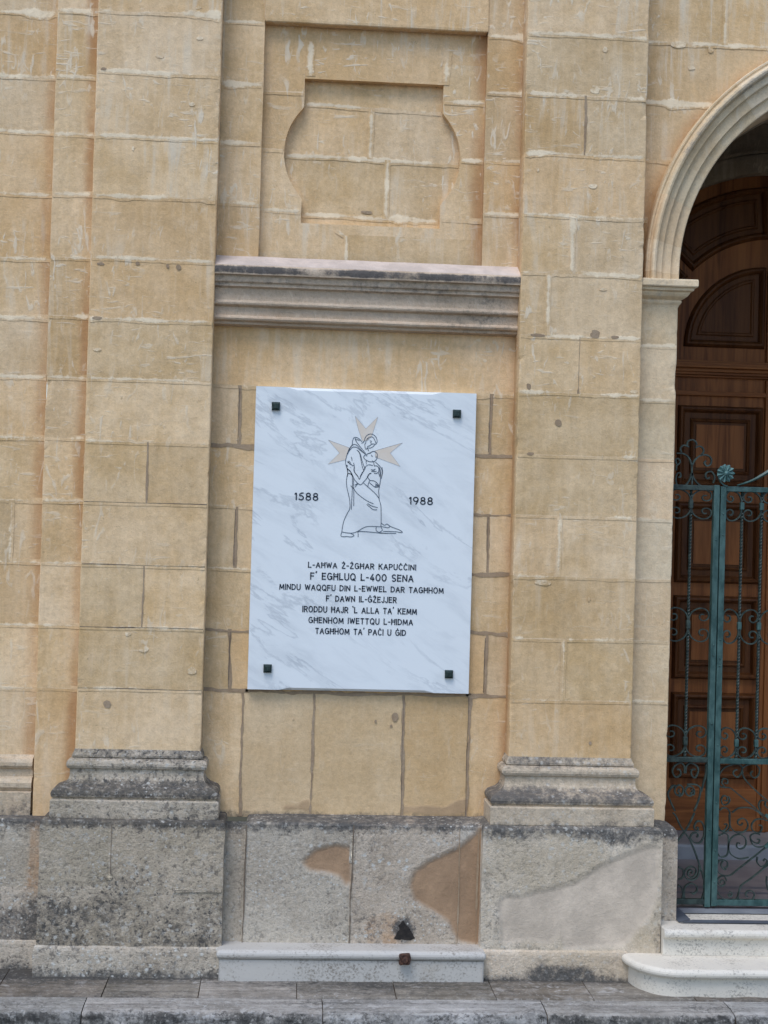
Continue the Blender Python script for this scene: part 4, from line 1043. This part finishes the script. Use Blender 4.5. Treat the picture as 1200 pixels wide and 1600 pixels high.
# lettering
def el(cx, cy, rx, ry, a0, a1, n=10): return [(cx+rx*math.cos(R(a0+(a1-a0)*i/n)), cy+ry*math.sin(R(a0+(a1-a0)*i/n))) for i in range(n+1)]
GL = {   # painted sans-serif capitals as pen strokes, cap height 1: (width, strokes)
 'A': (.66, [[(0, 0), (.33, 1), (.66, 0)], [(.12, .33), (.54, .33)]]), 'L': (.48, [[(0, 1), (0, 0)], [(0, .05), (.48, .05)]]), 'H': (.58, [[(0, 0), (0, 1)], [(.58, 0), (.58, 1)], [(0, .5), (.58, .5)]]),
 'W': (.86, [[(0, 1), (.21, 0), (.43, .95), (.65, 0), (.86, 1)]]), 'Z': (.56, [[(.02, 1), (.54, 1), (0, 0), (.56, 0)]]), 'I': (0., [[(0, 0), (0, 1)]]),
 'G': (.66, [el(.33, .5, .33, .5, 48, 360, 16)[:-1]+[(.66, .5), (.38, .5)], [(.66, .5), (.66, .1)]]), 'C': (.6, [el(.33, .5, .33, .5, 48, 312, 16)]),
 'R': (.56, [[(0, 0), (0, 1)], [(0, .95), (.28, .95)]+el(.3, .72, .25, .23, 80, -80)+[(.28, .48), (0, .48)], [(.26, .48), (.56, 0)]]), 'P': (.54, [[(0, 0), (0, 1)], [(0, .95), (.27, .95)]+el(.29, .71, .25, .24, 80, -80)+[(.27, .46), (0, .46)]]),
 'K': (.58, [[(0, 0), (0, 1)], [(.55, 1), (0, .42)], [(.2, .62), (.58, 0)]]), 'U': (.58, [[(0, 1)]+el(.29, .29, .29, .29, 180, 360)+[(.58, 1)]]),
 'N': (.6, [[(0, 0), (0, 1), (.6, 0), (.6, 1)]]), 'F': (.48, [[(0, 0), (0, 1)], [(0, .95), (.48, .95)], [(0, .5), (.4, .5)]]), 'E': (.5, [[(0, 0), (0, 1)], [(0, .95), (.5, .95)], [(0, .05), (.5, .05)], [(0, .52), (.43, .52)]]),
 'O': (.7, [el(.35, .5, .35, .5, 90, 450, 22)]), '0': (.62, [el(.31, .5, .31, .5, 90, 450, 22)]), 'Q': (.7, [el(.35, .5, .35, .5, 90, 450, 22), [(.42, .2), (.7, -.06)]]),
 'S': (.54, [el(.27, .74, .25, .26, 40, 270, 10)+el(.27, .24, .27, .24, 90, -140, 10)[1:]]), 'M': (.76, [[(0, 0), (.06, 1), (.38, .12), (.70, 1), (.76, 0)]]),
 'D': (.6, [[(0, 0), (0, 1)], [(0, .95), (.2, .95)]+el(.22, .5, .38, .45, 80, -80, 12)+[(.2, .05), (0, .05)]]), 'T': (.56, [[(0, .95), (.56, .95)], [(.28, 1), (.28, 0)]]), 'J': (.4, [[(.4, 1)]+el(.2, .22, .2, .22, 0, -170, 8)]),
 '4': (.58, [[(.42, 0), (.42, .0), (.42, .55)], [(.4, 1), (0, .26), (.58, .26)]]), '1': (.16, [[(0, .82), (.16, 1), (.16, 0)]]),
 '5': (.52, [[(.48, 1), (.08, 1), (.05, .56)]+el(.24, .31, .28, .31, 115, -140, 12)]), '8': (.54, [el(.27, .76, .22, .24, 270, 630, 16), el(.27, .26, .27, .26, 90, 450, 16)]),
 '9': (.54, [el(.27, .70, .27, .30, 0, 360, 16), [(.54, .70), (.5, .42), (.3, 0)]]), '-': (.3, [[(0, .46), (.3, .46)]]), "'": (.06, [[(.07, 1.22), (.02, 1.02)]]), '`': (.06, [[(0, 1.18), (.06, 1.0)]])}
def text(s_, xl, yl, xr, yr, cap, name, thick=.185):
    a = at(xl, yl, PF); b = at(xr, yr, PF); z = (a.z+b.z)/2; H = cap/2311*5.47*.97
    pen = 0.; out = []
    for ch in s_:
        if ch == ' ': pen += .62; continue
        base = {'\u0126': 'H', '\u017b': 'Z', '\u010a': 'C', '\u0120': 'G'}.get(ch, ch); w_, st = GL[base]
        out += [[(pen+x, y) for x, y in q] for q in st]
        if ch == '\u0126': out.append([(pen-.09, .8), (pen+w_+.09, .8), None])
        elif base != ch: out.append([(pen+w_/2-.035, 1.2), (pen+w_/2+.035, 1.2)])
        pen += w_+.30
    W_ = pen-.30; sx = (b.x-a.x)/W_; bm = bmesh.new()
    for k, q in enumerate(out):
        tk = thick
        if q[-1] is None: q = q[:-1]; tk = .085
        P = [Vector((a.x+x*sx, PF-.0009, z+y*H)) for x, y in q]
        if len(P) > 2: P = [P[0]]+[P[i].lerp(P[i+1], t) for i in range(len(P)-1) for t in ((.06, .5, .94) if len(q) < 9 else (.5,))]+[P[-1]]
        P = [P[0]-(P[1]-P[0]).normalized()*thick*H*.35]+P+[P[-1]+(P[-1]-P[-2]).normalized()*thick*H*.35]
        bar(bm, P, tk*H, .0006)
    return link(name, bm, M_INK, plaque)
LINES = [("L-A\u0126WA \u017b-\u017bG\u0126AR KAPU\u010a\u010aINI", 481.9, 885.8, 649.3, 891.6, 8.6), ("F' EG\u0126LUQ L-400 SENA", 485.4, 904.1, 645.2, 909.7, 10.4),
 ("MINDU WAQQFU DIN L-EWWEL DAR TAG\u0126HOM", 437, 919.8, 692.3, 928, 8.7), ("F' DAWN IL-\u0120\u017bEJJER", 510, 939, 619, 942, 8.8),
 ("IRODDU \u0126AJR `L ALLA TA' KEMM", 473, 954.8, 650.5, 961, 9), ("G\u0126ENHOM IWETTQU L-\u0126IDMA", 482.5, 972, 644.5, 977.5, 8.9), ("TAG\u0126HOM TA' PA\u010aI U \u0120ID", 493, 989.5, 633.5, 993.5, 8.9)]
for l in LINES: text(*l, 'inscription_line')
text('1588', 460.7, 780.6, 496.5, 781.8, 11, 'year_numeral'); text('1988', 639.7, 787.2, 675.4, 788.5, 11, 'year_numeral')

# ================================================================== THE IRON GATE
GY = .06
def cscroll(bm, xb, z, wdt, hgt, side, w=.0044, d=.011):
    """C scroll whose back touches x = xb at height z and whose two curls open towards side (+1 right, -1 left)"""
    pts = []
    th = [-35, -10, 20, 55, 90, 125, 160, 195, 230, 270, 310, 350, 390, 430, 470]; rad = [176, 158, 135, 112, 96, 78, 62, 55, 51, 50, 47, 42, 35, 28, 20]
    up_ = []
    for t_, r_ in zip(th, rad):
        x = r_*math.cos(R(t_))-145; y = r_*math.sin(R(t_))+100
        up_.append((x/205, y/390))
    full = [(x, -y) for x, y in up_[::-1]]+up_[1:]
    P = [Vector((xb-side*x*wdt, GY, z+y*hgt)) for x, y in full]
    bar(bm, smooth_pts(P, 4), w, d)
def spiral(bm, cx, cz, r0, r1, a0, turns, w=.005, d=.011):
    n = int(abs(turns)*24); P = []
    for i in range(n+1):
        t_ = i/n; a = R(a0)+2*math.pi*turns*t_; r_ = r1+(r0-r1)*(1-t_)
        P.append(Vector((cx+r_*math.cos(a), GY, cz+r_*math.sin(a))))
    bar(bm, P, w, d)
G3 = (1035, 1120, 7.273); G4 = (1035, 1270, 7.273); G1 = (1035, 680, 7.273)
def strokes(out, C, L, w=.0052, d=.011, mirror=None, ext=None):
    fin, nm, mt_ = out
    for s_ in L:
        bm = bmesh.new()
        q = [tuple(map(float, a.split(','))) for a in s_.split()]
        P = smooth_pts(crop(q, *C, GY), 5)
        bar(bm, P, w, d); fin(nm, bm, mt_)
        if mirror is not None: bm = bmesh.new(); bar(bm, [Vector((2*mirror-p.x, p.y, p.z)) for p in P], w, d); fin(nm, bm, mt_)
ZT0, ZT1 = 1.788, 1.808; ZM0, ZM1 = .752, .772; ZB0, ZB1 = .214, .234

def side_panel(mirror):
    root = empty('gate_side_panel', (1.55, GY, .2)); root.location = (0, 0, 0)
    mk = lambda x: x if not mirror else 2*XC-x
    def fin(name, bm, mat):
        if mirror:
            for v in bm.verts: v.co.x = 2*XC-v.co.x
            bmesh.ops.reverse_faces(bm, faces=bm.faces)
        return link(name, bm, mat, root)
    bm = bmesh.new(); box(bm, 1.40, 1.648, GY-.012, GY+.012, ZT0, ZT1, .002); fin('top_rail', bm, M_IRON)
    bm = bmesh.new(); box(bm, 1.40, 1.648, GY-.011, GY+.011, ZM0, ZM1, .002); fin('middle_rail', bm, M_IRON)
    bm = bmesh.new(); box(bm, 1.40, 1.648, GY-.012, GY+.012, ZB0, ZB1, .002); fin('bottom_rail', bm, M_IRON)
    bm = bmesh.new(); box(bm, 1.629, 1.651, GY-.014, GY+.014, .205, ZT1+.002, .002)
    for z in (1.60, 1.2, 1.16, .9, .5): bmesh.ops.create_icosphere(bm, subdivisions=1, radius=.004, matrix=Matrix.Translation((1.64, GY-.014, z)))
    fin('post', bm, M_TEAL)
    bx = 1.543
    bm = bmesh.new(); twisted(bm, bx, GY, ZM1, ZT0); fin('twisted_bar', bm, M_IRON)
    for (z, h) in ((1.735, .108), (1.275, .125), (.832, .115)):
        for sd_ in (1, -1):
            bm = bmesh.new(); cscroll(bm, bx+sd_*.006, z, .074, h, sd_); fin('scroll', bm, M_IRON)
    for z in (1.735, 1.275, .832): bm = bmesh.new(); box(bm, bx-.0075, bx+.0075, GY-.009, GY+.009, z-.016, z+.016, .002); fin('collar', bm, M_IRON)
    strokes((fin, 'crest_scroll', M_IRON), G1, ["335,560 335,480 332,340", "332,345 300,260 240,212 160,205", "335,345 370,280 430,232 500,225 552,265 548,325 505,350 475,315 495,290",
        "440,225 465,190 460,150 420,125 375,142", "215,195 203,150 240,115 300,132", "280,115 290,70 338,52 380,78 388,118", "335,430 352,485 390,540 430,572", "330,430 310,500 268,565",
        "575,545 592,475 555,415 503,425 488,465 508,495 535,478", "160,560 150,500 165,440 200,430 205,470 180,480", "158,330 150,280 175,265 200,300 180,330 160,345 155,400"], .0052, .012)
    strokes((fin, 'lower_scroll', M_IRON), G3, ["250,640 248,560 205,522 140,555 112,620 150,685 205,655 195,600 165,598", "262,640 270,560 320,525 390,560 405,620 370,690 330,660 330,605 372,598",
        "195,820 178,845 200,872 165,890 138,845 150,795 200,775 236,820 225,880 185,905", "120,790 80,830 62,880 90,960 142,1070", "150,780 105,790 75,850",
        "322,822 345,845 320,872 352,885 362,840 340,800 290,790 258,840 285,890 330,895", "280,770 370,768 425,800 430,860 405,960 358,1075", "495,530 492,650 470,740 440,850"], .0052, .012)
    strokes((fin, 'lower_scroll', M_IRON), G4, ["120,0 155,40 205,150 300,290 360,420 410,560 450,680 478,800 472,900 440,990", "362,0 342,50 280,170 180,310 120,400",
        "385,175 405,165 400,200 370,190 360,150 390,100 440,100 470,160 475,230 460,290 420,340 360,335 318,285 340,235 390,225 405,260 385,275",
        "325,690 345,670 325,650 295,665 290,710 330,735 375,700 380,640 330,610 270,640 245,690 270,745 330,762 390,735 418,660 412,600",
        "325,905 350,920 392,880 385,830 325,800 265,830 245,890 250,960 265,1010", "180,615 225,640 240,690 220,740 180,755", "180,820 215,850 232,910 225,1000"], .0050, .012)
    return root
sp = side_panel(False)
tag(sp, 'narrow fixed dark green gate panel with scrolled crest, between stone jamb and post', 'gate')
XLC = 1.9475
def leaf(mirror):
    root = empty('iron_gate_leaf', (1.95, GY, .2)); root.location = (0, 0, 0)
    def fin(name, bm, mat):
        if mirror:
            for v in bm.verts: v.co.x = 2*XC-v.co.x
            bmesh.ops.reverse_faces(bm, faces=bm.faces)
        return link(name, bm, mat, root)
    xl_, xr_ = 1.655, 2.238
    for (a, b, nm) in ((xl_, xl_+.022, 0), (xr_-.022, xr_, 0)):
        bm = bmesh.new(); box(bm, a, b, GY-.014, GY+.014, .209, ZT1-.002, .002)
        if a == xl_:
            for z in (1.70, 1.62, 1.22, 1.15, 1.12, .82, .60, .42, .3): bmesh.ops.create_icosphere(bm, subdivisions=1, radius=.004, matrix=Matrix.Translation(((a+b)/2, GY-.014, z)))
        fin('stile', bm, M_TEAL)
    for (a, b, nm) in ((ZT0-.001, ZT1-.001, 'top_rail'), (ZM0-.003, ZM1-.003, 'middle_rail'), (ZB0-.003, ZB1-.001, 'bottom_rail')):
        bm = bmesh.new(); box(bm, xl_+.022, xr_-.022, GY-.012, GY+.012, a, b, .002); fin(nm, bm, M_TEAL)
    bars = [1.742+.0765*i for i in range(6)]
    for x in bars:
        bm = bmesh.new(); twisted(bm, x, GY, ZM1-.003, ZT0-.001); fin('twisted_bar', bm, M_IRON)
        for z in (1.733, 1.275, .828): bm = bmesh.new(); box(bm, x-.0075, x+.0075, GY-.009, GY+.009, z-.014, z+.014, .002); fin('collar', bm, M_TEAL)
    for i, x in enumerate(bars):
        for (z, h, sd_) in ((1.733, .112, -1), (1.272, .128, 1 if i else -1), (.828, .112, -1)):
            bm = bmesh.new(); cscroll(bm, x+sd_*.006, z, .058 if sd_ < 0 and i == 0 else .066, h, sd_, .0048); fin('scroll', bm, M_IRON)
    bm = bmesh.new(); cscroll(bm, bars[0]+.006, 1.272, .066, .128, 1, .0048); fin('scroll', bm, M_IRON)
    strokes((fin, 'lower_scroll', M_IRON), G3, ["705,750 738,755 735,710 690,705 672,750 700,790 660,795 632,745 640,670 690,590 770,548 860,540 905,575 895,640 850,685 805,650 815,610 850,600",
        "700,803 770,808 850,870 1000,990 1100,1075 1240,1180", "915,640 905,600 930,565 985,540 1060,545 1103,600 1085,670 1040,692 1000,650 1025,615", "905,630 925,690 990,770 1100,875 1250,1000",
        "700,950 735,950 730,905 690,900 668,945 690,1000 745,985 765,940 750,905", "790,1090 850,1045 930,1030 1010,1040 1090,1085 1160,1150", "1200,1040 1165,1000 1170,960 1120,950 1092,1000 1110,1060"], .0042, .010, XLC)
    strokes((fin, 'lower_scroll', M_IRON), G4, ["650,-30 700,-60 760,-20 765,80 760,170 720,215 660,200 630,140", "760,20 770,150 830,218 910,222 968,165 960,95 910,62 858,90 862,130 895,138 912,112",
        "700,130 735,130 725,170 690,205 640,190", "690,230 740,250 752,320 745,440 720,490 660,500 620,450", "640,260 690,235", "880,345 850,345 845,385 880,410 930,390 952,335 930,275 870,245 800,270 755,340 755,430 800,490 880,522 980,505",
        "1095,140 1130,150 1120,205 1075,230 1020,190 1015,130 1060,78 1130,70 1200,90", "1075,300 1105,305 1090,345 1040,335 1000,290 1010,250 1060,235 1110,250", "1000,300 1030,365 1090,390 1160,380",
        "700,625 735,610 735,560 690,535 640,550 618,600 630,670 690,710 770,708 860,640 1000,530 1120,435 1240,340", "690,545 665,590 690,640 725,640",
        "1240,560 1150,630 1000,750 900,820 870,890 850,965 800,1000 720,990 645,935 612,860", "860,960 880,1000 940,1022 1010,1000 1045,930 1010,885 960,895 945,935 970,955",
        "660,800 665,770 700,770 705,810 660,830 625,780 650,730 700,720 728,770", "760,920 750,945 775,950 790,915 760,895", "1080,500 1075,560 1120,610 1170,590 1190,550 1165,525 1145,550", "1160,600 1200,560", "1185,720 1183,800 1200,880"], .0042, .010, XLC)
    # thick collars where the diagonals gather, and the boss in the middle
    bm = bmesh.new(); zc_ = at(1220, 1299, GY).z
    for sx in (-1, 1):
        for sz in (-1, 1):
            bar(bm, [Vector((XLC+sx*.085, GY, zc_+sz*.062)), Vector((XLC+sx*.055, GY, zc_+sz*.035)), Vector((XLC+sx*.01, GY, zc_+sz*.004))], .012, .014)
    bmesh.ops.create_uvsphere(bm, u_segments=12, v_segments=8, radius=.024, matrix=Matrix.Translation((XLC, GY-.006, zc_)))
    fin('boss', bm, M_TEAL)
    # latch bar over the top rail
    bm = bmesh.new(); P = crop([(640, 480), (660, 530), (700, 570), (740, 578)], *G1, GY-.01); bar(bm, smooth_pts(P, 4), .005, .012)
    P = crop([(850, 572), (1000, 522), (1130, 455), (1250, 385)], *G1, GY-.004); bar(bm, smooth_pts([P[0], P[1]], 2), .006, .012)
    SPn = smooth_pts(P, 6)
    prev = None
    for i, p in enumerate(SPn):
        ww = .004+.013*i/(len(SPn)-1)
        ring = [bm.verts.new((p.x, GY-.012, p.z+ww*.6)), bm.verts.new((p.x, GY-.018, p.z)), bm.verts.new((p.x, GY-.012, p.z-ww*.6)), bm.verts.new((p.x, GY-.004, p.z))]
        if prev:
            for k in range(4): bm.faces.new((prev[k], prev[(k+1) % 4], ring[(k+1) % 4], ring[k]))
        prev = ring
    bm.faces.new(prev)
    fin('crest_stem', bm, M_TEAL)
    c = at(1134, 739.5, GY-.02); bm = bmesh.new(); NP = 11
    for k in range(NP):
        a = 2*math.pi*k/NP; da = math.pi/NP
        def pt(r_, an, y): return bm.verts.new((c.x+r_*math.cos(an), c.y+y, c.z+r_*math.sin(an)))
        v0 = pt(.006, a, -.006); v1 = pt(.020, a-da*.80, .002); v2 = pt(.032, a-da*.72, .004); v3 = pt(.0355, a, -.004); v4 = pt(.032, a+da*.72, .004); v5 = pt(.020, a+da*.80, .002); vm = pt(.022, a, -.008)
        for f_ in ((v0, v1, vm), (v1, v2, vm), (v2, v3, vm), (v3, v4, vm), (v4, v5, vm), (v5, v0, vm)): bm.faces.new(f_)
    bmesh.ops.create_cone(bm, cap_ends=True, segments=16, radius1=.031, radius2=.031, depth=.003, matrix=Matrix.Translation((c.x, c.y+.008, c.z)) @ Matrix.Rotation(R(90), 4, 'X'))
    bmesh.ops.create_uvsphere(bm, u_segments=10, v_segments=6, radius=.0085, matrix=Matrix.Translation((c.x, c.y-.006, c.z)))
    fin('rosette', bm, M_ROSE)
    return root
lf = leaf(False)
tag(lf, 'weathered teal wrought iron gate leaf with twisted bars, scrolls and a flower rosette', 'gate')
